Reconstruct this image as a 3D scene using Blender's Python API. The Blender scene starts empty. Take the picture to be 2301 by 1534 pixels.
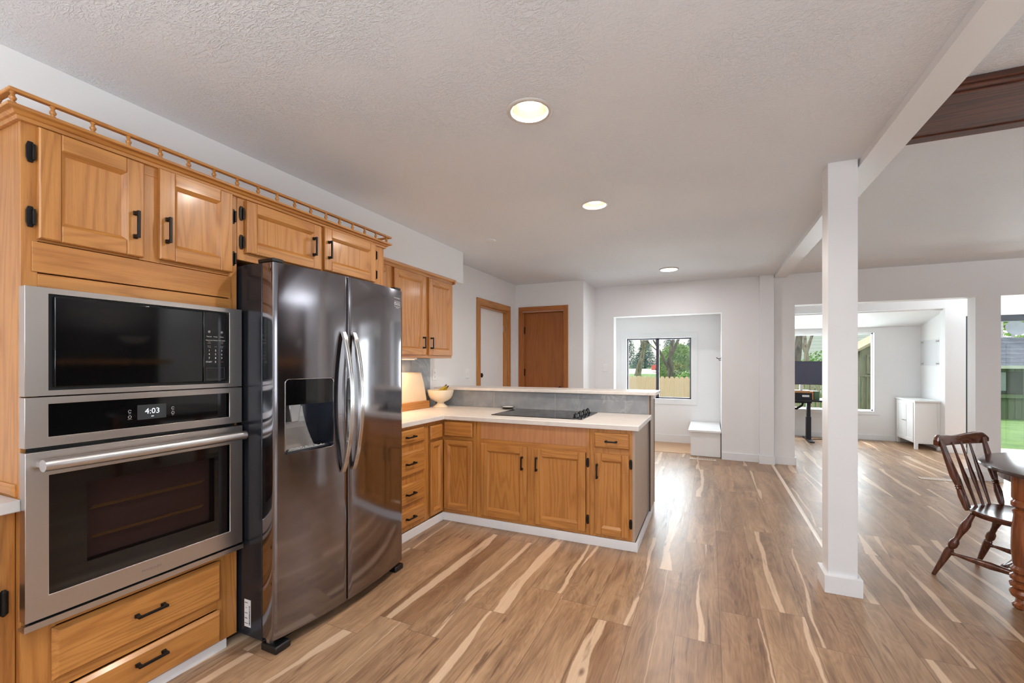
import bpy, bmesh, math, random
from mathutils import Vector, Matrix
R = math.radians
S = bpy.context.scene
COL = S.collection
# ---------------------------------------------------------------- camera
cam_d = bpy.data.cameras.new('camera'); cam = bpy.data.objects.new('camera', cam_d); COL.objects.link(cam)
cam.location = (0, 0, 1.31); cam.rotation_euler = (R(90), 0, R(24.08))
cam_d.sensor_fit = 'HORIZONTAL'; cam_d.sensor_width = 36.0; cam_d.lens = 36.0 * 989.2 / 2301.0
cam_d.shift_y = 49.1 / 2301.0; cam_d.clip_start = .02; cam_d.clip_end = 400
S.camera = cam
# ---------------------------------------------------------------- view, world, sun, daylight
S.view_settings.view_transform = 'Standard'; S.view_settings.look = 'None'
S.view_settings.exposure = 0.28; S.view_settings.gamma = 1.0; S.view_settings.use_curve_mapping = False
S.cycles.use_denoising = True; S.cycles.max_bounces = 10; S.cycles.diffuse_bounces = 6
S.cycles.glossy_bounces = 5; S.cycles.transmission_bounces = 8; S.cycles.transparent_max_bounces = 12
S.cycles.sample_clamp_indirect = 6.0; S.cycles.caustics_reflective = False; S.cycles.caustics_refractive = False
W = bpy.data.worlds.new('sky'); S.world = W; W.use_nodes = True
wn = W.node_tree.nodes; wl = W.node_tree.links; wn.clear()
sky = wn.new('ShaderNodeTexSky'); sky.sky_type = 'NISHITA'; sky.sun_disc = False
sky.sun_elevation = R(58); sky.sun_rotation = R(10); sky.air_density = 1.0; sky.dust_density = 2.5; sky.ozone_density = 1.0
bgn = wn.new('ShaderNodeBackground'); bgn.inputs[1].default_value = 0.42
won = wn.new('ShaderNodeOutputWorld'); hs = wn.new('ShaderNodeHueSaturation'); hs.inputs['Saturation'].default_value = .35; wl.new(sky.outputs[0], hs.inputs['Color']); wl.new(hs.outputs[0], bgn.inputs[0]); wl.new(bgn.outputs[0], won.inputs[0])
def light(name, kind, loc, power, col=(1, 1, 1), size=None, size_y=None, aim=None, **k):
    d = bpy.data.lights.new(name, kind); d.energy = power; d.color = col
    if kind == 'AREA':
        d.shape = k.get('shape', 'RECTANGLE'); d.size = size
        if size_y: d.size_y = size_y
    o = bpy.data.objects.new(name, d); COL.objects.link(o); o.location = loc
    if aim is not None:
        o.rotation_euler = Vector(aim).to_track_quat('-Z', 'Y').to_euler()
    return o
sun = light('sun', 'SUN', (5, 20, 20), 1.5, (1, .96, .9), aim=(-.18, -1, -1.75)); sun.data.angle = R(.6)
# fill lamps at added windows behind and beside the camera, daylight at sunroom glass
DAY = (.83, .925, 1.0)
light('fill_daylight_back', 'AREA', (1.1, -2.72, 1.40), 15, DAY, 3.4, 1.7, (0, 1, .0))
light('fill_up_back', 'AREA', (1.1, -2.30, .60), 140, DAY, 3.4, 1.0, (0, 0, 1))  # added upward fill inside the room, lifts the ceiling brightness
light('fill_daylight_right', 'AREA', (5.33, .6, 1.35), 34, DAY, 2.6, 1.7, (-1, 0, .0))
light('daylight_sunroom', 'AREA', (4.25, 8.63, .98), 48, DAY, 1.5, 1.8, (0, -1, 0))
light('daylight_desk_window', 'AREA', (1.6, 9.62, 1.16), 48, DAY, 1.8, 1.3, (0, -1, .1))
light('daylight_nook_window', 'AREA', (-.78, 7.93, 1.22), 31, DAY, 1.0, 1.0, (0, -1, .1))
# ---------------------------------------------------------------- materials
def lin(c):
    return tuple(((x / 255) / 12.92 if x / 255 <= .04045 else ((x / 255 + .055) / 1.055) ** 2.4) for x in c) + (1,)
class NT:
    def __init__(s, name):
        s.m = bpy.data.materials.new(name); s.m.use_nodes = True; s.n = s.m.node_tree.nodes; s.l = s.m.node_tree.links
        s.b = s.n['Principled BSDF']
    def set(s, inp, v):
        if isinstance(v, bpy.types.NodeSocket): s.l.new(v, inp)
        elif v is not None: inp.default_value = v
    def math(s, op, a, b=None, c=None, clamp=False):
        q = s.n.new('ShaderNodeMath'); q.operation = op; q.use_clamp = clamp
        s.set(q.inputs[0], a); s.set(q.inputs[1], b)
        if c is not None: s.set(q.inputs[2], c)
        return q.outputs[0]
    def coord(s, kind='Object'):
        return s.n.new('ShaderNodeTexCoord').outputs[kind]
    def rnd(s):
        return s.n.new('ShaderNodeObjectInfo').outputs['Random']
    def mapping(s, v, scale=(1, 1, 1), loc=None, rot=None):
        q = s.n.new('ShaderNodeMapping'); s.l.new(v, q.inputs[0]); q.inputs['Scale'].default_value = scale
        if loc is not None: s.set(q.inputs['Location'], loc)
        if rot is not None: q.inputs['Rotation'].default_value = rot
        return q.outputs[0]
    def noise(s, v, scale=1, detail=3, rough=.5, dist=0):
        q = s.n.new('ShaderNodeTexNoise'); s.l.new(v, q.inputs['Vector']); q.inputs['Scale'].default_value = scale
        q.inputs['Detail'].default_value = detail; q.inputs['Roughness'].default_value = rough; q.inputs['Distortion'].default_value = dist
        return q.outputs[0]
    def vec(s, x, y, z):
        q = s.n.new('ShaderNodeCombineXYZ'); s.set(q.inputs[0], x); s.set(q.inputs[1], y); s.set(q.inputs[2], z); return q.outputs[0]
    def sep(s, v):
        q = s.n.new('ShaderNodeSeparateXYZ'); s.l.new(v, q.inputs[0]); return q.outputs
    def ramp(s, f, stops):
        q = s.n.new('ShaderNodeValToRGB'); s.l.new(f, q.inputs[0]); e = q.color_ramp.elements
        while len(e) < len(stops): e.new(.5)
        for i, (p, c) in enumerate(stops): e[i].position = p; e[i].color = c if len(c) == 4 else tuple(c) + (1,)
        return q.outputs[0]
    def mix(s, f, a, b, mode='MIX'):
        q = s.n.new('ShaderNodeMix'); q.data_type = 'RGBA'; q.blend_type = mode
        s.set(q.inputs[0], f); s.set(q.inputs[6], a); s.set(q.inputs[7], b); return q.outputs[2]
    def maprange(s, v, a, b, c=0., d=1.):
        q = s.n.new('ShaderNodeMapRange'); s.set(q.inputs[0], v)
        for i, x in enumerate((a, b, c, d)): s.set(q.inputs[i + 1], x)
        return q.outputs[0]
    def bump(s, h, strength=.2, dist=.01):
        q = s.n.new('ShaderNodeBump'); s.l.new(h, q.inputs['Height']); q.inputs['Strength'].default_value = strength
        q.inputs['Distance'].default_value = dist; s.l.new(q.outputs[0], s.b.inputs['Normal'])
    def out(s, col=None, rough=None, metal=None, spec=None, coat=None):
        s.set(s.b.inputs['Base Color'], col); s.set(s.b.inputs['Roughness'], rough); s.set(s.b.inputs['Metallic'], metal)
        s.set(s.b.inputs['Specular IOR Level'], spec)
        if coat is not None: s.b.inputs['Coat Weight'].default_value = coat; s.b.inputs['Coat Roughness'].default_value = .15
        return s.m
def plain(name, rgb, rough=.5, metal=0., spec=.5, var=.04, vs=6, bump=0, bs=80):
    t = NT(name); c = lin(rgb); n = t.noise(t.coord(), vs, 3)
    lo = tuple(x * (1 - var) for x in c[:3]) + (1,); hi = tuple(min(1, x * (1 + var)) for x in c[:3]) + (1,)
    if bump: t.bump(t.noise(t.coord(), bs, 4), bump, .004)
    return t.out(t.ramp(n, [(.3, lo), (.7, hi)]), rough, metal, spec)
def emit(name, rgb, st):
    t = NT(name); t.b.inputs['Base Color'].default_value = (0, 0, 0, 1); t.b.inputs['Emission Color'].default_value = lin(rgb)
    t.b.inputs['Emission Strength'].default_value = st; return t.m
def wood(name, axis, light_c, dark_c, pore_c, rough=.38, big=1.0, coat=.15, pores=.5):
    t = NT(name); co = t.coord(); r = t.rnd()
    off = t.vec(t.math('MULTIPLY', r, 13.7), t.math('MULTIPLY', r, 7.3), t.math('MULTIPLY', r, 21.1))
    def sc(a, l):
        v = [a, a, a]; v[axis] = l; return tuple(v)
    g = t.noise(t.mapping(co, sc(7.5 * big, .62 * big), off), 1, 2, .45, .12)
    rings = t.math('SINE', t.math('MULTIPLY', g, 78.0)); rings = t.maprange(rings, -1., 1., 0., 1.)
    fib = t.noise(t.mapping(co, sc(190, 5), off), 1, 3, .6)
    pore = t.noise(t.mapping(co, sc(420, 16), off), 1, 2, .5)
    tone = t.noise(t.mapping(co, sc(3.5, .8), off), 1, 2)
    f = t.math('ADD', t.math('MULTIPLY', t.math('POWER', rings, 2.2), .34), t.math('MULTIPLY', fib, .7))
    c = t.ramp(f, [(.2, lin(light_c)), (.85, lin(dark_c))])
    pm = t.math('MULTIPLY', t.maprange(pore, .56, .72), t.math('MULTIPLY_ADD', rings, .6, .25))
    c = t.mix(t.math('MULTIPLY', pm, pores), c, lin(pore_c))
    c = t.mix(t.maprange(tone, .35, .7, 0., .28), c, lin(dark_c))
    t.bump(pore, .08, .0006)
    return t.out(c, rough, 0., .5, coat)
OAK = ((196, 136, 70), (160, 101, 46), (112, 66, 30))
oak = [wood('oak_grain_%s' % 'xyz'[i], i, *OAK) for i in range(3)]
DK = ((104, 56, 34), (62, 30, 18), (34, 16, 10))
walnut = [wood('dark_walnut_%s' % 'xyz'[i], i, *DK, rough=.26, coat=.4) for i in range(3)]
beamwood = wood('dark_stained_beam', 0, (110, 58, 34), (52, 26, 17), (26, 14, 10), rough=.65, pores=.6, coat=0)
doorwood = wood('amber_door_veneer', 2, (164, 98, 40), (142, 80, 30), (112, 60, 24), big=.8, pores=.25)
legwood = wood('amber_turned_wood', 2, (150, 82, 38), (92, 46, 22), (50, 24, 14), rough=.25, coat=.4)
M_wall = plain('wall_paint', (231, 230, 230), .6, var=.015, vs=2, bump=.05, bs=180)
M_trim = plain('white_trim_paint', (229, 229, 230), .4, var=.01)
M_white = plain('white_lacquer', (236, 236, 235), .35, var=.01)
def ceiling_mat():
    t = NT('stomped_ceiling_texture'); co = t.coord()
    a = t.noise(t.mapping(co, (26, 60, 20), rot=(0, 0, .5)), 1, 4, .6, 1.6)
    b = t.noise(t.mapping(co, (60, 26, 20), rot=(0, 0, .2)), 1, 4, .6, 1.2)
    w = t.noise(co, 3.0, 2); m = t.math('ADD', t.math('MULTIPLY', a, w), t.math('MULTIPLY', b, t.math('SUBTRACT', 1., w)))
    rid = t.math('MULTIPLY', t.maprange(m, .46, .58), t.maprange(t.noise(co, 1.6, 3), .38, .62, .15, 1.)); t.bump(rid, .5, .007)
    return t.out(lin((229, 233, 238)), .75)
M_ceil = ceiling_mat()
M_black = plain('black_hardware', (30, 27, 26), .42, .6, var=.08)
M_blackp = plain('black_plastic', (16, 16, 17), .35, var=.05)
M_glossblk = plain('black_glass', (7, 7, 8), .05, 0, .6, var=.02)
M_gasket = plain('dark_gasket', (10, 10, 11), .6)
def brushed(name, rgb, rough, ax=1, amt=.08):
    t = NT(name); s = [400, 400, 400]; s[ax] = 3
    n = t.noise(t.mapping(t.coord(), tuple(s)), 1, 2)
    return t.out(t.ramp(n, [(.3, tuple(x * .98 for x in lin(rgb)[:3])), (.7, lin(rgb))]), t.maprange(n, .3, .7, rough - amt / 2, rough + amt / 2), 1.0)
M_ss = brushed('brushed_stainless', (200, 192, 186), .3, 1, .03)
M_bss = plain('black_stainless', (140, 137, 141), .10, 1.0, var=.03, vs=1.5)
M_bside = plain('fridge_side_paint', (54, 56, 62), .22, .6, var=.03)
M_hand = brushed('polished_handle_steel', (196, 192, 188), .14, 2, .03)
M_chrome = plain('chrome', (215, 215, 215), .08, 1.0)
def marble(name, base, vein, rough=.3, sc=1.0, amt=.6):
    t = NT(name); co = t.coord()
    d = t.noise(t.mapping(co, (2.2 * sc,) * 3), 1, 5, .6, 1.2)
    v = t.math('SUBTRACT', 1., t.maprange(t.math('ABSOLUTE', t.math('SUBTRACT', d, .5)), 0., .035))
    m = t.maprange(t.noise(co, 1.7 * sc, 2), .45, .65)
    c = t.mix(t.math('MULTIPLY', t.math('MULTIPLY', v, m), amt), lin(base), lin(vein))
    c2 = t.mix(t.maprange(t.noise(co, 9 * sc, 4), .4, .7, 0, .25), c, lin(vein))
    return t.out(c2, rough)
M_ctr = marble('marble_laminate', (224, 217, 211), (190, 184, 182), .32, 1.6, .5)
M_tile = marble('grey_slate_tile', (132, 135, 139), (182, 184, 188), .3, 1.3, .55)
M_grout = plain('pale_grout', (190, 188, 184), .8)
M_panel = plain('taupe_end_panel', (172, 150, 132), .4, var=.03)
M_panel2 = wood('thin_veneer_panel', 2, (192, 136, 94), (172, 116, 76), (140, 90, 56), pores=.2)
def floor_mat():
    t = NT('laminate_planks'); x, y, z = t.sep(t.coord())
    wd, L = .2013, 1.22
    u = t.math('DIVIDE', t.math('ADD', x, .353), wd); colm = t.math('FLOOR', u); fu = t.math('FRACT', u)
    wn1 = t.n.new('ShaderNodeTexWhiteNoise'); wn1.noise_dimensions = '1D'; t.l.new(colm, wn1.inputs['W'])
    v = t.math('ADD', t.math('DIVIDE', y, L), wn1.outputs['Value']); row = t.math('FLOOR', v); fv = t.math('FRACT', v)
    wn2 = t.n.new('ShaderNodeTexWhiteNoise'); wn2.noise_dimensions = '2D'; t.l.new(t.vec(colm, row, 0.), wn2.inputs['Vector'])
    r = wn2.outputs['Value']; rc = t.sep(wn2.outputs['Color'])
    px = t.math('ADD', x, t.math('MULTIPLY', r, 31.)); py = t.math('ADD', y, t.math('MULTIPLY', rc[1], 47.))
    P = t.vec(px, py, 0.)
    wig = t.noise(t.vec(t.math('MULTIPLY', r, 53.), t.math('MULTIPLY', py, .85), 0.), 1, 2, .45)
    wid = t.noise(t.vec(t.math('MULTIPLY', r, 91.), t.math('MULTIPLY', py, 1.2), 5.), 1, 2, .5)
    fine = t.noise(t.vec(t.math('MULTIPLY', r, 17.), t.math('MULTIPLY', py, 14.), 9.), 1, 2, .5)
    cen = t.math('ADD', t.maprange(rc[0], 0., 1., .02, .98), t.math('ADD', t.math('MULTIPLY', t.math('SUBTRACT', wig, .5), 1.0), t.math('MULTIPLY', t.math('SUBTRACT', fine, .5), .05)))
    dist = t.math('ABSOLUTE', t.math('SUBTRACT', fu, cen))
    hw = t.math('MULTIPLY', t.maprange(wid, .30, .62, .0, .20), t.maprange(rc[1], .28, .85, 0., 1.))
    sd = t.math('SUBTRACT', dist, hw)
    streak = t.math('MULTIPLY', t.math('SUBTRACT', 1., t.maprange(sd, -.012, .012)), t.math('GREATER_THAN', hw, .004))
    tone = t.noise(t.mapping(P, (9, 1.1, 1)), 1, 4, .55, .6)
    grain = t.noise(t.mapping(P, (110, 5, 1)), 1, 4, .6, .3)
    g2 = t.math('SINE', t.math('MULTIPLY', t.noise(t.mapping(P, (6, 1.4, 1)), 1, 3, .5, .9), 70.))
    f = t.math('ADD', t.math('MULTIPLY', tone, .6), t.math('ADD', t.math('MULTIPLY', grain, .35), t.math('MULTIPLY', g2, .03)))
    base = t.ramp(f, [(.34, lin((132, 104, 81))), (.5, lin((168, 138, 109))), (.66, lin((192, 162, 132)))])
    tint = t.ramp(rc[2], [(0., lin((255, 244, 234))), (.5, lin((238, 232, 226))), (1., lin((224, 208, 196)))])
    base = t.mix(1.0, base, tint, 'MULTIPLY')
    cream = t.ramp(grain, [(.3, lin((204, 172, 142))), (.7, lin((216, 188, 158)))])
    c = t.mix(t.math('MULTIPLY', streak, .85), base, cream)
    edge = t.math('MULTIPLY', t.math('SUBTRACT', 1., t.maprange(t.math('ABSOLUTE', sd), .0, .022)), t.math('GREATER_THAN', hw, .004))
    c = t.mix(t.math('MULTIPLY', edge, .38), c, lin((124, 88, 66)))
    crack = t.math('MULTIPLY', t.maprange(t.noise(t.mapping(P, (34, 2.6, 1)), 1, 4, .6, .5), .55, .66), t.maprange(t.noise(t.mapping(P, (5, 1.6, 1)), 1, 1), .46, .6))
    c = t.mix(t.math('MULTIPLY', crack, .75), c, lin((84, 56, 40)))
    vo = t.n.new('ShaderNodeTexVoronoi'); t.l.new(t.mapping(P, (5.2, 2.3, 1)), vo.inputs['Vector']); vo.inputs['Scale'].default_value = 1
    kn = t.math('MULTIPLY', t.math('SUBTRACT', 1., t.maprange(vo.outputs['Distance'], .025, .085)), t.math('GREATER_THAN', t.sep(vo.outputs['Color'])[0], .4))
    c = t.mix(t.math('MULTIPLY', kn, .8), c, lin((96, 64, 46)))
    gap = t.math('MAXIMUM', t.math('LESS_THAN', fu, .013), t.math('LESS_THAN', fv, .0022))
    c = t.mix(t.math('MULTIPLY', gap, .62), c, lin((74, 52, 40)))
    t.bump(t.math('SUBTRACT', t.math('MULTIPLY', grain, .15), gap), .25, .0015)
    return t.out(c, t.maprange(grain, .3, .7, .30, .40), 0., .5)
M_floor = floor_mat()
M_nookf = wood('nook_floor_oak', 0, (196, 154, 112), (172, 130, 92), (140, 100, 70), pores=.2)
M_brick = None
def brick_mat(name, c1, c2, mortar, sc, rough=.8, bw=.5, rh=.25, off=.5):
    t = NT(name); q = t.n.new('ShaderNodeTexBrick'); co = t.coord(); s = t.sep(co)
    t.l.new(t.vec(t.math('ADD', s[0], s[1]), s[2], 0.), q.inputs['Vector'])
    q.inputs['Color1'].default_value = lin(c1); q.inputs['Color2'].default_value = lin(c2); q.inputs['Mortar'].default_value = lin(mortar)
    q.inputs['Scale'].default_value = sc; q.inputs['Brick Width'].default_value = bw; q.inputs['Row Height'].default_value = rh
    q.inputs['Mortar Size'].default_value = .015; q.offset = off
    return t.out(q.outputs['Color'], rough)
def glass_mat():
    t = NT('window_glass'); t.b.inputs['Transmission Weight'].default_value = 1; t.b.inputs['IOR'].default_value = 1.0001
    n = t.n; mixn = n.new('ShaderNodeMixShader'); tr = n.new('ShaderNodeBsdfTransparent'); gl = n.new('ShaderNodeBsdfGlossy'); gl.inputs['Roughness'].default_value = .01
    tr.inputs[0].default_value = (.97, .98, .97, 1); mixn.inputs[0].default_value = .03
    t.l.new(tr.outputs[0], mixn.inputs[1]); t.l.new(gl.outputs[0], mixn.inputs[2]); t.l.new(mixn.outputs[0], n['Material Output'].inputs[0])
    return t.m
M_glass = glass_mat()
# ---------------------------------------------------------------- mesh builder
class MB:
    def frame(s, a0, a1, b0, b1, g0, g1, h0, h1, c0, c1, m=0):   # flat rectangular frame with an opening
        O = [(a0, b0), (a1, b0), (a1, b1), (a0, b1)]; I = [(g0, h0), (g1, h0), (g1, h1), (g0, h1)]
        V = [[s.p(a, b, c) for a, b in q] for q, c in ((O, c0), (O, c1), (I, c1), (I, c0))]
        for X, Y in zip(V, V[1:] + V[:1]):
            for j in range(4): s.face((X[j], X[(j + 1) % 4], Y[(j + 1) % 4], Y[j]), m)
        return s
    def __init__(s, xf=None): s.v = []; s.f = []; s.m = []; s.xf = xf
    def p(s, *q):
        s.v.append(tuple(s.xf(*q)) if s.xf else tuple(q)); return len(s.v) - 1
    def face(s, ids, m=0): s.f.append(tuple(ids)); s.m.append(m)
    def box(s, a0, a1, b0, b1, c0, c1, m=0):
        i = [s.p(a, b, c) for a in (a0, a1) for b in (b0, b1) for c in (c0, c1)]
        for q in ((0, 1, 3, 2), (4, 6, 7, 5), (0, 4, 5, 1), (2, 3, 7, 6), (0, 2, 6, 4), (1, 5, 7, 3)): s.face([i[k] for k in q], m)
        return s
    def frus(s, a0, a1, b0, b1, c0, c1, ch, m=0):       # box with chamfered c1 face
        k = c1 - ch if c1 > c0 else c1 + ch
        A = [s.p(a, b, c0) for a, b in ((a0, b0), (a1, b0), (a1, b1), (a0, b1))]
        B = [s.p(a, b, k) for a, b in ((a0, b0), (a1, b0), (a1, b1), (a0, b1))]
        C = [s.p(a, b, c1) for a, b in ((a0 + ch, b0 + ch), (a1 - ch, b0 + ch), (a1 - ch, b1 - ch), (a0 + ch, b1 - ch))]
        s.face(A, m); s.face(C, m)
        for X, Y in ((A, B), (B, C)):
            for j in range(4): s.face((X[j], X[(j + 1) % 4], Y[(j + 1) % 4], Y[j]), m)
        return s
    def lathe(s, p0, p1, prof, n=16, m=0):
        p0 = Vector(p0); p1 = Vector(p1); d = p1 - p0; z = d.normalized()
        x = z.orthogonal().normalized(); y = z.cross(x); rings = []
        for t, r in prof:
            c = p0 + d * t; rings.append([s.p(*(c + x * (math.cos(2 * math.pi * k / n) * r) + y * (math.sin(2 * math.pi * k / n) * r))) for k in range(n)])
        for A, B in zip(rings, rings[1:]):
            for k in range(n): s.face((A[k], A[(k + 1) % n], B[(k + 1) % n], B[k]), m)
        s.face(rings[0], m); s.face(rings[-1][::-1], m); return s
    def tube(s, pts, r, n=8, m=0, flat=1.0):
        pts = [Vector(q) for q in pts]; rings = []; up = Vector((0, 0, 1))
        rr = r if isinstance(r, (list, tuple)) else [r] * len(pts)
        x = None
        for i, c in enumerate(pts):
            t = (pts[min(i + 1, len(pts) - 1)] - pts[max(i - 1, 0)]).normalized()
            x = (t.orthogonal() if x is None else (x - t * x.dot(t))).normalized(); y = t.cross(x)
            rings.append([s.p(*(c + x * (math.cos(2 * math.pi * k / n) * rr[i]) + y * (math.sin(2 * math.pi * k / n) * rr[i] * flat))) for k in range(n)])
        for A, B in zip(rings, rings[1:]):
            for k in range(n): s.face((A[k], A[(k + 1) % n], B[(k + 1) % n], B[k]), m)
        s.face(rings[0], m); s.face(rings[-1][::-1], m); return s
    def prism(s, pts, fn, c0, c1, m=0):                 # outline pts (a,b) swept from c0 to c1
        A = [s.p(*fn(a, b, c0)) for a, b in pts]; B = [s.p(*fn(a, b, c1)) for a, b in pts]; n = len(pts)
        s.face(A, m); s.face(B[::-1], m)
        for k in range(n): s.face((A[k], A[(k + 1) % n], B[(k + 1) % n], B[k]), m)
        return s
    def build(s, name, mats, parent=None, bevel=0, label=None, seg=2, smooth=True, recalc=True):
        me = bpy.data.meshes.new(name); o = bpy.data.objects.new(name, me); COL.objects.link(o)
        off = Vector((0, 0, 0))
        if parent is not None:
            q = parent
            while q is not None: off += q.location; q = q.parent
            o.parent = parent
        me.from_pydata([tuple(Vector(v) - off) for v in s.v], [], s.f)
        for k, mt in enumerate(mats if isinstance(mats, (list, tuple)) else [mats]): me.materials.append(mt)
        for pol, k in zip(me.polygons, s.m): pol.material_index = k
        if recalc:
            bm = bmesh.new(); bm.from_mesh(me); bmesh.ops.recalc_face_normals(bm, faces=bm.faces[:]); bm.to_mesh(me); bm.free()
        if smooth:
            for pol in me.polygons: pol.use_smooth = True
            me.set_sharp_from_angle(angle=R(32))
        if bevel:
            b = o.modifiers.new('edge', 'BEVEL'); b.width = bevel; b.segments = seg; b.limit_method = 'ANGLE'; b.angle_limit = R(40); b.harden_normals = False
        if label: o['label'] = label
        return o
def thing(name, label, cat, loc=(0, 0, 0), group=None, rz=0):
    o = bpy.data.objects.new(name, None); COL.objects.link(o); o.location = loc; o.rotation_euler = (0, 0, rz)
    o.empty_display_size = .1; tag(o, label, cat, group); return o
def tag(o, label, cat, group=None):
    o['label'] = label; o['category'] = cat
    if group: o['group'] = group
    return o
def struct(o): o['kind'] = 'structure'; return o
def FX(base): return lambda u, v, w: (base + w, u, v)          # faces +x: u = y, v = z
def FY(base): return lambda u, v, w: (u, base - w, v)          # faces -y: u = x, v = z
def text(name, body, size, mat, xf, parent, u, v, w, depth=.0004, align='CENTER'):
    c = bpy.data.curves.new(name, 'FONT'); c.body = body; c.size = size; c.extrude = depth; c.align_x = align; c.align_y = 'CENTER'; c.resolution_u = 2
    tmp = bpy.data.objects.new('tmp', c); COL.objects.link(tmp)
    me = bpy.data.meshes.new_from_object(tmp.evaluated_get(bpy.context.evaluated_depsgraph_get()))
    bpy.data.objects.remove(tmp); off = Vector((0, 0, 0)); q = parent
    while q is not None: off += q.location; q = q.parent
    for vt in me.vertices:
        a, b, cc = vt.co; vt.co = Vector(xf(u + a, v + b, w + cc)) - off
    me.name = name; me.materials.clear(); me.materials.append(mat)
    o = bpy.data.objects.new(name, me); COL.objects.link(o); o.parent = parent; return o
# ================================================================ ROOM SHELL
ZC = 2.46
lights_xy = [(-.747, 1.867, .082), (-.756, 3.161, .078), (-.443, 5.676, 0)]
def ceiling_sheet():
    bm = bmesh.new()
    def loop(pts):
        vs = [bm.verts.new((x, y, ZC)) for x, y in pts]
        return [bm.edges.new((vs[i], vs[(i + 1) % len(vs)])) for i in range(len(vs))]
    ed = loop([(-2.75, -3), (5.3, -3), (5.3, 8.5), (-2.75, 8.5)])
    for x, y, r in lights_xy:
        if r: ed += loop([(x + r * math.cos(k * math.pi / 16), y + r * math.sin(k * math.pi / 16)) for k in range(32)])
    bmesh.ops.triangle_fill(bm, edges=ed, use_beauty=True, normal=(0, 0, -1))
    bmesh.ops.recalc_face_normals(bm, faces=bm.faces[:])
    for f in bm.faces:
        if f.normal.z > 0: f.normal_flip()
    me = bpy.data.meshes.new('ceiling'); bm.to_mesh(me); bm.free(); me.materials.append(M_ceil)
    o = bpy.data.objects.new('ceiling', me); COL.objects.link(o); struct(o)
ceiling_sheet()
b = MB(); b.box(-2.85, 5.5, -3.2, 8.62, 2.62, 2.74)  # unseen slab over the ceiling sheet, added to block sky light
struct(b.build('ceiling', M_ceil))
b = MB(); b.box(-2.75, 5.3, -3, 8.62, -.06, 0); b.box(.5, 3.3, 8.62, 9.52, -.06, 0)
struct(b.build('floor', M_floor))
b = MB(); b.box(-1.75, .17, 6.86, 7.86, -.05, .004)
struct(b.build('floor', M_nookf))
# walls
b = MB()
b.box(-2.75, -2.6, -3, 4.83, 0, ZC); b.box(-2.75, -2.6, 4.83, 5.65, 2.035, ZC); b.box(-2.75, -2.6, 5.65, 6.1, 0, ZC); b.box(-2.80, -2.7, 4.7, 5.8, 0, ZC)
struct(b.build('wall_left', M_wall))
b = MB(); b.box(-2.6, -2.33, -2.2, 3.97, 2.137, ZC)
struct(b.build('wall_soffit', M_wall))
b = MB(); b.box(-2.6, -2.484, 5.95, 6.1, 0, ZC); b.box(-1.86, -1.58, 5.95, 6.1, 0, ZC); b.box(-2.484, -1.86, 5.95, 6.1, 2.055, ZC); b.box(-1.72, -1.58, 6.1, 6.65, 0, ZC); b.box(-2.6, -1.7, 6.12, 6.22, 0, ZC)
struct(b.build('wall_pantry', M_wall))
b = MB()
for x0, x1, z0 in ((-1.72, -1.30, 0), (-1.30, .16, 2.005), (.16, 1.01, 0), (1.01, 2.74, 2.06), (2.74, 2.95, 0), (2.95, 4.7, 2.06), (4.7, 5.3, 0)):
    b.box(x0, x1, 6.65, 6.82, z0, ZC)
struct(b.build('wall_far', M_wall))
b = MB()   # nook shell behind the far wall
b.box(-1.86, -1.72, 6.82, 7.9, 0, 2.2); b.box(.17, .30, 6.82, 7.9, 0, 2.2); b.box(-1.86, .30, 6.82, 7.9, 2.12, 2.24)
b.box(-1.72, -1.295, 7.75, 7.9, 0, 2.12); b.box(-.262, .17, 7.75, 7.9, 0, 2.12); b.box(-1.295, -.262, 7.75, 7.9, 0, .72); b.box(-1.295, -.262, 7.75, 7.9, 1.735, 2.12)
b.box(-1.95, .45, 7.9, 8.75, 2.05, 2.2)      # unseen eave, added to keep sun off the nook floor
struct(b.build('wall_nook', M_wall))
b = MB()   # sunroom: wall at y 8.5 with alcove opening and glazed door, side walls, alcove
b.box(.5, 3.17, 8.5, 8.62, 2.12, ZC); b.box(3.17, 3.40, 8.5, 8.66, 0, ZC); b.box(3.40, 5.3, 8.5, 8.66, 1.995, ZC); b.box(5.1, 5.3, 8.5, 8.66, 0, 1.995)
b.box(.38, .5, 6.82, 9.52, 0, ZC); b.box(3.2, 3.32, 8.66, 9.52, 0, 2.12)
b.box(.5, .78, 9.4, 9.52, 0, 1.95); b.box(2.58, 3.2, 9.4, 9.52, 0, 1.95); b.box(.78, 2.58, 9.4, 9.52, 0, .49); b.box(.78, 2.58, 9.4, 9.52, 1.836, 1.95)
b.prism([(8.58, 2.10), (9.52, 1.90), (9.52, 2.0), (8.58, 2.24)], lambda y, z, x: (x, y, z), .42, 3.3)
struct(b.build('wall_sunroom', M_wall))
b = MB()   # back and right walls with unseen window openings added for light
b.box(-2.75, -.6, -3, -2.85, 0, ZC); b.box(2.8, 5.3, -3, -2.85, 0, ZC); b.box(-.6, 2.8, -3, -2.85, 0, .55); b.box(-.6, 2.8, -3, -2.85, 2.25, ZC)
struct(b.build('wall_back', M_wall))
b = MB()
b.box(5.3, 5.45, -3, -.7, 0, ZC); b.box(5.3, 5.45, 1.9, 8.66, 0, ZC); b.box(5.3, 5.45, -.7, 1.9, 0, .5); b.box(5.3, 5.45, -.7, 1.9, 2.2, ZC)
struct(b.build('wall_right', M_wall))
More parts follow.
